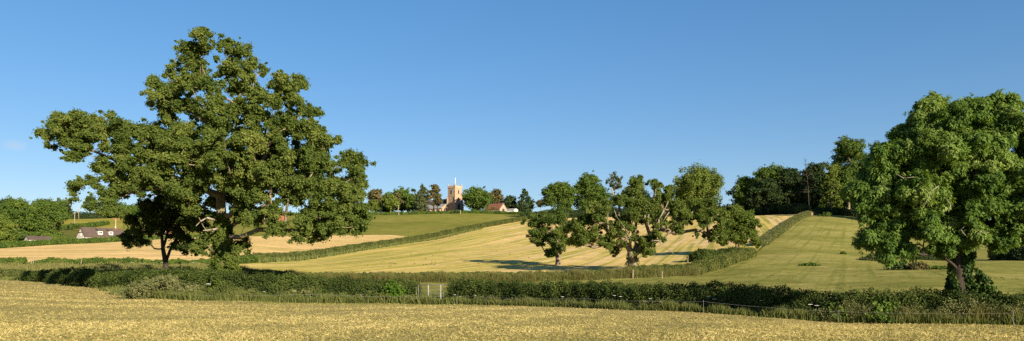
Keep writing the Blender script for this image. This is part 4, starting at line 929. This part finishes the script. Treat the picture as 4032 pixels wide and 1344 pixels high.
for i, (u, v) in enumerate(pxl):
    d = find_d(u, v, 88); base = G(u, d, .03+.0008*d)
    if proto is None:
        lab = 'small black bird feeding on the mown field'
        proto = thing('rook', lab, 'bird', base, 'black birds scattered over the mown fields')
        s = [(-.24,.10,.015),(-.17,.13,.035),(-.08,.155,.075),(.02,.175,.088),(.10,.19,.075),(.15,.225,.050),(.19,.26,.046),(.225,.268,.032),(.25,.262,.014),(.30,.245,.004)]
        V = []; k = 8
        for (px_, pz, rr) in s:
            for j in range(k):
                a = j/k*6.283; V.append(base + [px_, math.cos(a)*rr*.9, pz+math.sin(a)*rr])
        i_ = np.arange(len(s)-1)[:, None]*k; j_ = np.arange(k)[None]
        Q = np.stack([i_+j_, i_+(j_+1)%k, i_+k+(j_+1)%k, i_+k+j_], -1).reshape(-1, 4)
        mesh('body', V, Q, M['feather'], proto, True)
        for sgn in (-1, 1):
            b = MB(); b.tube(base+[.02,sgn*.035,0], base+[.0,sgn*.03,.11], .010, .014, 5); b.box(base+[.035,sgn*.035,.006], (.07,.03,.01)); b.build('leg', M['feather'], proto)
        t0 = proto
    else:
        t0 = proto.copy(); COL.objects.link(t0)
        for ch in proto.children:
            c = ch.copy(); COL.objects.link(c); c.parent = t0
    t0.location = [float(q) for q in base]; t0.rotation_euler = (0, 0, rb.random()*6.28); k = .55+.2*rb.random(); t0.scale = (k, k, k)

# ------------------------------------------------------------------ gate, fences, posts
DG = 47.2
gl, gr = G(1646, DG), G(1783, DG)
o = thing('field_gate', 'galvanised metal field gate with horizontal bars in the hedge gap', 'gate', (gl+gr)/2)
ax = nrm(gr-gl); ax[2] = 0; ax = nrm(ax); W = np.linalg.norm((gr-gl)[:2]); g0 = gl.copy(); g0[2] = (gl[2]+gr[2])/2 + .08
Z = np.array([0, 0, 1.])
b = MB()
b.tube(g0+Z*1.1, g0+ax*W+Z*1.1, .027, .027, 8)
for z in (.0,.17,.33,.52,.78): b.tube(g0+Z*(z+.06), g0+ax*W+Z*(z+.06), .017, .017, 6)
b.build('bars', M['galv_dull'], o, smooth=True)
b = MB()
for t in (0.01, .99): b.tube(g0+ax*W*t, g0+ax*W*t+Z*1.12, .026, .026, 8)
b.build('end_frame', M['galv_dull'], o, smooth=True)
for t in (.30, .655):
    b = MB(); b.box(g0+ax*W*t+Z*.58+[0,-.03,0], (.055,.014,1.04)); b.build('upright', M['galv'], o)
for u, h, lab in ((1638, 1.05, 'pale wooden gatepost at the left end of the field gate'), (1790, 1.25, 'wooden gatepost at the right end of the field gate, sunk in the hedge')):
    p = G(u, DG); b = MB(); b.tube(p+[0,0,-.1], p+[0,0,h], .075, .07, 8); b.prism([p+[math.cos(a)*.07, math.sin(a)*.07, h] for a in np.arange(8)*.785], [0,0,.02])
    tag(b.build('gatepost', M['post_wood'], base=p, smooth=False), lab, 'post')
for (u, d, h, lean, lab) in [(131,112,1.6,.03,'tall thin fence post beside the gap in the hedge at far left'),(123,112,.8,-.02,'short thin stake left of the tall far left fence post'),(318,113,1.35,.22,'pale leaning fence post at the foot of the stubble field'),
    (2492,80,.95,.02,'short wooden stake in front of the gnarled oak'),(2607,79,.85,0,'short wooden stake right of the gnarled oak before the hedge'),(2708,108,1.2,.03,'thin stake at the left end of the dark hedge block'),(2880,103,1.,.05,'thin stake in the bend of the hedge beside the pasture'),
    (2190,450,2.,0,'distant post by the churchyard hedge'),(1570,452,2.2,0,'distant white post below the pale churchyard tree'),(1813,452,2.4,0,'distant post below the church tower')]:
    p = G(u, d); r_ = .045 if d < 200 else .2; b = MB(); t = p+[lean, 0, h]
    b.tube(p+[0,0,-.1], t, r_*1.1, r_*.95, 8); b.tube(t, t+[0,0,r_*.6], r_*.95, r_*.4, 8)
    tag(b.build('fence_post', M['post_wood'], base=p), lab, 'post')
def efence(label, us, hs, dz=-.55):
    ps = [G(u, float(hay_edge(u))+dz) for u in us]
    o = thing('electric_fence', label, 'fence', ps[0])
    for p, h in zip(ps, hs):
        b = MB(); b.tube(p+[0,0,-.05], p+[0,0,h], .006, .005, 6); b.tube(p+[0,0,h], p+[0,0,h+.03], .009, .006, 6); b.build('stake', M['wire'], o)
    b = MB()
    for i in range(len(ps)-1):
        a, c = ps[i]+[0,0,hs[i]-.04], ps[i+1]+[0,0,hs[i+1]-.04]
        k = 6
        for j in range(k):
            t0_, t1_ = j/k, (j+1)/k
            sag = lambda t: np.array([0, 0, -.06*4*t*(1-t)])
            b.tube(a+(c-a)*t0_+sag(t0_), a+(c-a)*t1_+sag(t1_), .0035, .0035, 4)
    b.build('wire', M['wire'], o)
efence('single wire electric fence on white stakes along the left hedge', [771,1222,1700], [.42,.62,.55])
efence('single wire electric fence on white stakes along the right hedge', [1800,2300,2770,3300,3990], [.6,.6,.62,.58,.55])
# stone block at the pasture corner, telegraph poles
p = G(3190, 296); b = MB(); b.prism([p+[-.9,-.5,-.1], p+[.95,-.55,-.1], p+[.85,.5,-.1], p+[-.85,.55,-.1]], [.02,.03,1.5]); b.prism([p+[-.8,-.45,1.4], p+[.85,-.45,1.4], p+[.75,.45,1.4], p+[-.75,.45,1.4]], [.05,0,.25])
tag(b.build('stone_block', M['stone'], base=p), 'pale stone block at the top end of the climbing hedge', 'stone')
for u, d, vt, lab in ((294,430,836,'wooden telegraph pole with a crossarm left of the cottage'),(310,520,820,'thinner distant telegraph pole right of the wooden one')):
    p = G(u, d); h = P(u, vt, d)[2]-p[2]; o = thing('telegraph_pole', lab, 'pole', p)
    b = MB(); b.tube(p+[0,0,-.2], p+[0,0,h], .2, .16, 8); b.build('pole', M['post_wood'], o, smooth=True)
    b = MB(); b.box(p+[0,-.22,h-.6], (1.9,.14,.16)); b.build('crossarm', M['post_wood'], o)
    for s in (-.8, -.3, .3, .8):
        b = MB(); b.tube(p+[s,-.22,h-.52], p+[s,-.22,h-.3], .06, .04, 6); b.build('insulator', M['white_paint'], o)

# ------------------------------------------------------------------ buildings
def frame_of(ang):   # local axes: e along, f front normal (towards viewer), z
    e = np.array([math.cos(ang), math.sin(ang), 0]); f = np.array([math.sin(ang), -math.cos(ang), 0]); return e, f
def window(parent, c, e, f, w, h, arch=False, frame='white_paint', pane='glass', mull=1):
    """window on a wall: frame proud 4 cm, pane behind; c centre on wall face"""
    b = MB(); t = min(.16, w*.14); ax = np.array([e, f, Z])
    b.box(c-e*(w/2-t/2)+f*.03, (t,.1,h), ax); b.box(c+e*(w/2-t/2)+f*.03, (t,.1,h), ax)
    b.box(c+Z*(h/2-t/2)+f*.03, (w-2*t-.004,.1,t), ax); b.box(c-Z*(h/2-t/2)+f*.03, (w-2*t-.004,.1,t), ax)
    for k in range(mull): b.box(c+e*((k+1)/(mull+1)-.5)*(w-2*t)+f*.03, (t*.6,.08,h-2*t-.004), ax)
    o = b.build('window', M[frame], parent)
    b = MB(); b.box(c+f*.015, (w-2*t+.01,.03,h-2*t+.01), ax)
    pn = b.build('pane', M[pane], None, base=np.array(o.parent.location)); pn.location = (0,0,0); pn.parent = o
    return o
def arch_poly(c, e, w, h, k=5):
    pts = [c-e*w/2, c+e*w/2, c+e*w/2+Z*(h-w*.8)]
    for i in range(1, k): 
        t = i/k; pts.append(c+e*w/2*(1-t**1.6)+Z*(h-w*.8+w*.8*t**.8))
    pts.append(c+Z*h)
    for i in range(k-1, 0, -1):
        t = i/k; pts.append(c-e*w/2*(1-t**1.6)+Z*(h-w*.8+w*.8*t**.8))
    pts.append(c-e*w/2+Z*(h-w*.8))
    return pts
def lancet(parent, c, e, f, w, h, name='window', dark='glass'):
    b = MB(); b.prism([p - f*.05 for p in arch_poly(c, e, w*1.35, h*1.12)], f*.10); o = b.build(name, M['stone_trim'], parent)
    b = MB(); b.prism([p + f*.055 for p in arch_poly(c+Z*h*.05, e, w, h)], f*.02)
    pn = b.build('pane', M[dark], None, base=np.array(parent.location)); pn.location = (0,0,0); pn.parent = o
    return o
# church
DC = 480.
base = G(1790, DC); gz = base[2]
CH = thing('church', 'stone parish church with a square battlemented west tower on the hill', 'church', base)
ea = np.array([-.777,.63,0]); nw = -ea; nl = np.array([-.63,-.777,0])   # east axis, west normal, left (south) normal
corner = np.array([*XY(1792, DC), gz])      # nearest corner (between left face and west face)
s = 6.4; Ht = P(1790,738,DC)[2]-gz
tc = corner - nl*s/2 + ea*s/2                # tower centre
def pbox(b, c, sx, sy, z0, z1): b.box(c+Z*(z0+z1)/2, (sx, sy, z1-z0), np.array([ea, nl, Z]))
t_ = MB(); z1, z2 = Ht*.42, Ht*.68
pbox(t_, tc, s+.5, s+.5, -1.5, z1); pbox(t_, tc, s+.2, s+.2, z1, z2); pbox(t_, tc, s, s, z2, Ht)
t_.build('tower', M['stone'], CH)
b = MB()
for z in (z1, z2, Ht):
    b = MB(); pbox(b, tc, s+.75-(.35 if z > z1 else 0), s+.75-(.35 if z > z1 else 0), z-.22, z+.18); b.build('string_course', M['stone_trim'], CH)
b = MB(); pt = .35
for sg in (-1, 1):
    pbox(b, tc+ea*sg*(s/2-pt/2), pt, s, Ht+.18, Ht+.9); pbox(b, tc+nl*sg*(s/2-pt/2), s-2*pt-.01, pt, Ht+.18, Ht+.9)
    for k in (-.28, 0, .28):
        pbox(b, tc+ea*sg*(s/2-pt/2)+nl*k*s, pt-.02, .95, Ht+.9, Ht+1.35); pbox(b, tc+nl*sg*(s/2-pt/2)+ea*k*s, .95, pt-.02, Ht+.9, Ht+1.35)
b.build('parapet', M['stone_trim'], CH)
for sx in (-1, 1):
    for sy in (-1, 1):
        c = tc+ea*sx*(s/2-.2)+nl*sy*(s/2-.2); b = MB(); pbox(b, c, .62, .62, Ht+.2, Ht+1.7); b.tube(c+Z*(Ht+1.7), c+Z*(Ht+3.0), .34, .04, 4); b.build('pinnacle', M['stone_trim'], CH)
b = MB(); q0 = [tc+ea*a*(s/2-.4)+nl*c_*(s/2-.4)+Z*(Ht+.5) for a, c_ in ((-1,-1),(1,-1),(1,1),(-1,1))]; ap = tc+Z*(Ht+2.3)
b.add([*q0, ap], [(0,1,4),(1,2,4),(2,3,4),(3,0,4),(3,2,1,0)]); b.build('tower_roof', M['lead'], CH)
fp = tc - nl*.6 + ea*.2
b = MB(); hp = P(1795,697,DC)[2]-gz; b.tube(fp+Z*(Ht+1.5), fp+Z*hp, .17, .12, 8); b.build('flagpole', M['white_paint'], CH, smooth=True)
for sx, sy in ((-1,1),(1,1),(-1,-1)):
    b = MB(); c = tc+ea*sx*(s/2+.2)+nl*sy*(s/2+.2)
    pbox(b, c+nl*sy*.35, .9, .9, -1.5, z1*.95); pbox(b, c+ea*sx*.35, .9, .9, -1.5, z1*.9); pbox(b, c, .7, .7, z1*.95, z2*.96)
    b.build('buttress', M['stone_trim'], CH)
fw = tc - ea*(s/2); fl_ = tc + nl*(s/2)
lancet(CH, fw+nw*.05+Z*(Ht*.76), nl, nw, 1.1, 2.6, 'belfry_window'); lancet(CH, fl_+nl*.05+Z*(Ht*.76), ea, nl, 1.1, 2.6, 'belfry_window')
lancet(CH, fw+nw*.28+Z*(Ht*.155), nl, nw, 1.7, 4.2, 'west_window'); lancet(CH, fw+nw*.28-Z*.2+nl*.3, nl, nw, 1.5, 1.9, 'door', 'timber')
b = MB(); cc = fw+nw*.12+Z*(Ht*.55); b.prism([cc+nl*math.cos(a)*.85+Z*math.sin(a)*.85 for a in np.arange(20)*.31416], nw*.08); ck = b.build('clock_face', M['timber'], CH)
b = MB()
for a, L_ in ((.6,.65),(2.2,.45)): b.box(cc+nw*.095+nl*math.cos(a)*L_/2+Z*math.sin(a)*L_/2, (L_,.02,.09), np.array([nl*math.cos(a)+Z*math.sin(a), nw, -nl*math.sin(a)+Z*math.cos(a)]))
h_ = b.build('clock_hand', M['stone_trim'], None, base=base); h_.location = (0,0,0); h_.parent = ck
# nave, aisle
def gabled(parent, c0, e, f, L, W, hw, hr, wall, roof, over=.3, zlo=-1.5, names=('wall','roof'), th=.22):
    """ridge along e from c0 (near end centre); f across; returns"""
    b = MB(); pr = [c0+f*W/2+Z*zlo, c0-f*W/2+Z*zlo, c0-f*W/2+Z*hw, c0+Z*hr, c0+f*W/2+Z*hw]
    b.prism(pr, e*L); w_ = b.build(names[0], M[wall], parent)
    b = MB(); sl = (hr-hw)/(W/2)
    for sg in (1, -1):
        a = c0+f*sg*(W/2+over)+Z*(hw-sl*over+.02)-e*over; r_ = c0+Z*(hr+.02)-e*over
        q_ = [a, r_, r_+Z*th, a+Z*th]; b.prism(q_, e*(L+2*over))
    r2 = b.build(names[1], M[roof], parent)
    return w_, r2
n0 = tc + ea*(s/2+.25)
gabled(CH, n0, ea, nl, 22., 7.5, 5.5, 9.9, 'stone', 'slate', names=('nave_wall','nave_roof'))
# aisle lean-to on the left side: high at the nave, low outside
a0 = n0 + nl*(7.5/2+.05) - ea*.2; aw = 5.0; al_ = 17.
b = MB(); b.prism([a0-Z*1.5, a0+nl*aw-Z*1.5, a0+nl*aw+Z*3.4, a0+Z*6.3], ea*al_); b.build('aisle_wall', M['stone'], CH)
b = MB(); sl = (6.3-3.4)/aw; b.prism([a0+Z*6.32-ea*-.3, a0+nl*(aw+.3)+Z*(3.42-sl*.3)+ea*.3, a0+nl*(aw+.3)+Z*(3.62-sl*.3)+ea*.3, a0+Z*6.52+ea*.3], ea*(al_)); b.build('aisle_roof', M['lead'], CH)
lancet(CH, a0+nl*aw*.5+nw*.05+Z*1.2, nl, nw, 1.3, 2.3)
for k in (3.2, 7.4, 11.6): lancet(CH, a0+ea*k+nl*(aw+.05)+Z*.9, ea, nl, 1.1, 1.9)
for k in (1., 5.3, 9.5, 13.6):
    b = MB(); c = a0+ea*k+nl*(aw+.3); b.prism([c-ea*.3-Z*1.5, c+ea*.3-Z*1.5, c+ea*.3+Z*2.6, c-ea*.3+Z*2.6], nl*.7); b.build('buttress', M['stone_trim'], CH)
b = MB(); c = a0+nl*(aw-.4)+nw*.3; pbox(b, c, .8, .8, -1.5, 3.2)
b.build('buttress', M['stone_trim'], CH)
# headstones in the churchyard
for u, d, lab in ((1508,470,'small pale headstone under the churchyard trees at left'),(1776,466,'white headstone at the foot of the church tower'),(1545,471,'low grey headstone below the pale round tree')):
    p = G(u, d, 0); b = MB(); b.prism([p+[-.55,0,-.2], p+[.55,0,-.2], p+[.55,0,1.3], p+[.4,0,1.7], p+[0,0,1.9], p+[-.4,0,1.7], p+[-.55,0,1.3]], [0,.25,0])
    tag(b.build('headstone', M['plaster'], base=p), lab, 'gravestone')

# cottage
DCt = 302.
ang_v = math.atan2(U0-385, F)          # how far left of the axis
ct0 = np.array([*XY(318, DCt), 0]); ct0[2] = float(H(ct0[0], ct0[1]))
view = nrm(np.array([ct0[0], ct0[1], 0])); right = np.array([view[1], -view[0], 0])
A33 = math.radians(28); e = right*math.cos(A33)+view*math.sin(A33); f = np.array([e[1], -e[0], 0])
zr = P(318,896,DCt)[2]-ct0[2]
COT = thing('cottage', 'white gabled cottage with a long brown tiled roof and dormers behind the hedge', 'house', ct0)
Wc = 6.6; Lc = 17.
gabled(COT, ct0, e, f, Lc, Wc, zr-3.9, zr, 'plaster', 'brown_tile', .15, -1.)
b = MB()      # half-timbering on the gable
g0 = ct0 - e*.04; zz = zr-3.9
for a_, c_ in ((g0+f*Wc*.5+Z*zz, g0+Z*zr), (g0-f*Wc*.5+Z*zz, g0+Z*zr), (g0-f*Wc*.28+Z*(zr-2.0), g0+f*Wc*.28+Z*(zr-2.0))): b.tube(a_-e*.06, c_-e*.06, .13, .13, 4)
b.build('gable_timber', M['timber'], COT)
window(COT, g0+Z*(zr-2.9), -f, -e, .9, 1.3); window(COT, g0+f*1.6+Z*(zr-4.6), -f, -e, 1.1, 1.2)
sl = 3.9/(Wc/2)
for t, w_ in ((6.6, 1.9), (11.0, 1.7)):
    dc = ct0+e*t+f*2.3; zt = zr-2.3*sl; b = MB(); ax3 = np.array([e, f, Z])
    b.box(dc+f*(-.35)+Z*(zt+.75), (w_,1.1,1.5), ax3); dm = b.build('dormer', M['plaster'], COT)
    pr = [dc-e*(w_/2+.2)+f*.35+Z*(zt+1.45), dc+e*(w_/2+.2)+f*.35+Z*(zt+1.45), dc+e*(w_/2+.2)-f*1.6+Z*(zt+2.5), dc-e*(w_/2+.2)-f*1.6+Z*(zt+2.5)]
    b = MB(); b.prism(pr, Z*.16); rf = b.build('dormer_roof', M['brown_tile'], None, base=ct0); rf.location = (0,0,0); rf.parent = dm
    window(COT, dc+f*.21+Z*(zt+.8), e, f, w_*.8, 1.1, mull=1)
b = MB(); cb = ct0+e*14.2; b.box(cb+Z*(zr-.1), (.8,.7,1.2), np.array([e, f, Z])); ch = b.build('chimney', M['brick'], COT)
b = MB(); b.tube(cb+Z*(zr+.5), cb+Z*(zr+.95), .15, .12, 8); k = b.build('chimney_pot', M['white_paint'], None, base=ct0); k.location=(0,0,0); k.parent = ch
b = MB(); am = cb+e*.2; b.tube(am+Z*(zr+.3), am+Z*(zr+4.4), .06, .05, 6); b.build('aerial_mast', M['white_paint'], COT)
b = MB()
for zz_, L_ in ((4.35,2.6),(3.7,1.6)): b.box(am+Z*(zr+zz_), (L_,.14,.14), np.array([right, view, Z]))
for k_ in (-1.1,-.5,.2,.9): b.box(am+right*k_+Z*(zr+4.2), (.14,.4,.5), np.array([right, view, Z]))
b.build('aerial', M['brick'], COT)
gabled(COT, ct0+e*(Lc+.18)-f*.3, e, f, 6.5, 5.4, zr-3.4, zr-1.2, 'plaster', 'slate', .12, -1., names=('wing_wall','wing_roof'))
window(COT, ct0+e*(Lc+1.6)+f*2.44+Z*(zr-4.1), e, f, 1.5, 1.0); window(COT, ct0+e*(Lc+4.6)+f*2.44+Z*(zr-4.1), e, f, 1.5, 1.0)
# low barn at left
DB = 262.
p0 = np.array([*XY(104, DB), 0]); p0[2] = float(H(p0[0], p0[1])); view = nrm(np.array([p0[0], p0[1], 0])); right = np.array([view[1], -view[0], 0])
A = math.radians(18); e = right*math.cos(A)+view*math.sin(A); f = np.array([e[1], -e[0], 0]); zr = P(104,931,DB)[2]-p0[2]
BAR = thing('barn', 'low white outbuilding with a reddish brown roof below the far left trees', 'barn', p0)
gabled(BAR, p0, e, f, 7.4, 4.4, zr-1.3, zr, 'plaster', 'brown_tile', .12, -1.)
b = MB(); b.box(p0+e*3.7+f*2.38+Z*(zr-1.55), (7.5,.1,.3), np.array([e, f, Z])); b.build('fascia', M['white_paint'], BAR)
b = MB(); b.box(p0+e*2.0+f*2.24+Z*(zr-2.6), (3.0,.08,1.7), np.array([e, f, Z])); b.build('door', M['timber'], BAR)
window(BAR, p0+e*5.4+f*2.2+Z*(zr-2.3), e, f, 1.1, .8); 
# brick house seen through the oak
DH = 402.
p0 = np.array([*XY(1044, DH), 0]); p0[2] = float(H(p0[0], p0[1])); e = nrm(np.array([.93,-.37,0])); f = np.array([e[1], -e[0], 0]); zr = P(1060,834,DH)[2]-p0[2]
HS = thing('brick_house', 'red brick house with a dark roof glimpsed beneath the right limbs of the great oak', 'house', p0)
gabled(HS, p0, e, f, 10.5, 6.5, zr-2.6, zr, 'brick', 'slate', .3, -1.)
for t in (3., 7.4):
    for z in (zr-4., zr-6.6): window(HS, p0+e*t+f*3.28+Z*z, e, f, 1.5, 1.2)
b = MB(); b.box(p0+e*5.2+f*3.27+Z*(zr-6.9), (1.0,.06,2.1), np.array([e, f, Z])); b.build('door', M['white_paint'], HS)
b = MB(); b.box(p0+e*9.2+Z*(zr+.4), (.9,.8,2.), np.array([e, f, Z])); b.build('chimney', M['brick'], HS)
# another, further left
p0 = np.array([*XY(596, 350), 0]); p0[2] = float(H(p0[0], p0[1])); zr = P(600,886,350)[2]-p0[2]; e = nrm(np.array([.9,.43,0])); f = np.array([e[1], -e[0], 0])
H2 = thing('brick_house', 'pale orange brick house mostly hidden behind the slender shaded tree', 'house', p0)
gabled(H2, p0, e, f, 9., 6., zr-2.4, zr, 'brick', 'red_tile', .25, -1.)
for t in (2.4, 6.4): window(H2, p0+e*t+f*3.03+Z*(zr-3.6), e, f, 1.3, 1.1)
# red roofed barn by the church
DBn = 474.
p0 = np.array([*XY(1982, DBn-3), 0]); p0[2] = float(H(p0[0], p0[1])); zr = P(1976,803,DBn)[2]-p0[2]
e = nrm(np.array([-.80,.60,0])); f = np.array([-e[1], e[0], 0])
if f[1] > 0: f = -f
RB = thing('barn', 'red tiled barn with a pale gable right of the church', 'barn', p0)
gabled(RB, p0, e, f, 12., 7.6, zr-3.6, zr, 'barn_wall', 'red_tile', .3, -1.)
b = MB(); b.box(p0-e*.05+Z*(zr-4.6), (.08,2.2,2.4), np.array([e, f, Z])); b.build('door', M['timber'], RB)
p0 = np.array([*XY(2032, 472), 0]); p0[2] = float(H(p0[0], p0[1])); zr = P(2020,822,472)[2]-p0[2]
SH = thing('shed', 'low grey roofed shed with a white end right of the red roofed barn', 'shed', p0)
gabled(SH, p0, e, f, 7., 4., max(zr-.9, 1.5), max(zr, 2.4), 'white_paint', 'lead', .2, -1.)
b = MB(); b.box(p0-e*.05+Z*.9, (.08,1.1,1.8), np.array([e, f, Z])); b.build('door', M['timber'], SH)

# ------------------------------------------------------------------ camera, sky, sun
cam = bpy.data.cameras.new('camera'); co = bpy.data.objects.new('camera', cam); COL.objects.link(co)
cam.sensor_width = 36; cam.lens = 36*F/4032; cam.shift_y = (V0-672)/4032; cam.clip_end = 9000; cam.clip_start = .1
co.location = (0, 0, EYE); co.rotation_euler = (math.radians(90), 0, 0); sc.camera = co
w = bpy.data.worlds.new('World'); sc.world = w; w.use_nodes = True
nt = w.node_tree; nt.nodes.clear()
sky = nt.nodes.new('ShaderNodeTexSky'); sky.sky_type = 'NISHITA'; sky.sun_disc = False
sky.sun_elevation = math.radians(SUN_EL); sky.sun_rotation = math.radians(90+SUN_AZ)
sky.air_density = 1.0; sky.dust_density = .2; sky.ozone_density = 4.0; sky.altitude = 50
tc_ = nt.nodes.new('ShaderNodeTexCoord')
cd = np.array([(58-U0)/F, 1., (V0-572)/F]); cd /= np.linalg.norm(cd)
vs = nt.nodes.new('ShaderNodeVectorMath'); vs.operation = 'SUBTRACT'; vs.inputs[1].default_value = cd; nt.links.new(tc_.outputs['Generated'], vs.inputs[0])
nz = nt.nodes.new('ShaderNodeTexNoise'); nz.inputs['Scale'].default_value = 90; nz.inputs['Detail'].default_value = 4; nt.links.new(tc_.outputs['Generated'], nz.inputs['Vector'])
vm = nt.nodes.new('ShaderNodeVectorMath'); vm.operation = 'MULTIPLY'; vm.inputs[1].default_value = (1, 1, 1.9); nt.links.new(vs.outputs[0], vm.inputs[0])
vl = nt.nodes.new('ShaderNodeVectorMath'); vl.operation = 'LENGTH'; nt.links.new(vm.outputs[0], vl.inputs[0])
cm = mrange(nt, vl.outputs['Value'], .003, .014, .55, 0.)
mm = nt.nodes.new('ShaderNodeMath'); mm.operation = 'MULTIPLY'; nt.links.new(cm, mm.inputs[0]); nt.links.new(nz.outputs['Fac'], mm.inputs[1])
bg = nt.nodes.new('ShaderNodeBackground'); bg.inputs[1].default_value = .102
wo = nt.nodes.new('ShaderNodeOutputWorld'); hs = nt.nodes.new('ShaderNodeHueSaturation'); hs.inputs['Saturation'].default_value = 1.42
gm = nt.nodes.new('ShaderNodeGamma'); gm.inputs[1].default_value = .67
tm = nt.nodes.new('ShaderNodeMix'); tm.data_type = 'RGBA'; tm.blend_type = 'MULTIPLY'; tm.inputs[0].default_value = 1.; tm.inputs[7].default_value = (1.0, .94, 1.0, 1)
nt.links.new(sky.outputs[0], gm.inputs[0]); nt.links.new(gm.outputs[0], hs.inputs['Color']); nt.links.new(hs.outputs[0], tm.inputs[6]); cl_ = nt.nodes.new('ShaderNodeMix'); cl_.data_type = 'RGBA'; cl_.inputs[7].default_value = (3.4, 3.1, 3.2, 1); nt.links.new(mm.outputs[0], cl_.inputs[0]); nt.links.new(tm.outputs[2], cl_.inputs[6]); nt.links.new(cl_.outputs[2], bg.inputs[0]); nt.links.new(bg.outputs[0], wo.inputs[0])
sl_ = bpy.data.lights.new('sun', 'SUN'); sl_.energy = 5.0; sl_.angle = math.radians(.5); sl_.color = (1., .86, .66)
so = bpy.data.objects.new('sun', sl_); COL.objects.link(so)
a, el = math.radians(SUN_AZ), math.radians(SUN_EL)
sd = Vector((math.cos(a)*math.cos(el), -math.sin(a)*math.cos(el), math.sin(el)))
so.rotation_euler = sd.to_track_quat('Z', 'Y').to_euler(); so.location = (60, -60, 80)
sc.view_settings.view_transform = 'Standard'; sc.view_settings.look = 'None'; sc.view_settings.gamma = 1.; sc.view_settings.exposure = 1.2
sc.view_settings.use_curve_mapping = False
sc.cycles.max_bounces = 10; sc.cycles.diffuse_bounces = 6; sc.cycles.transmission_bounces = 4; sc.cycles.use_denoising = False
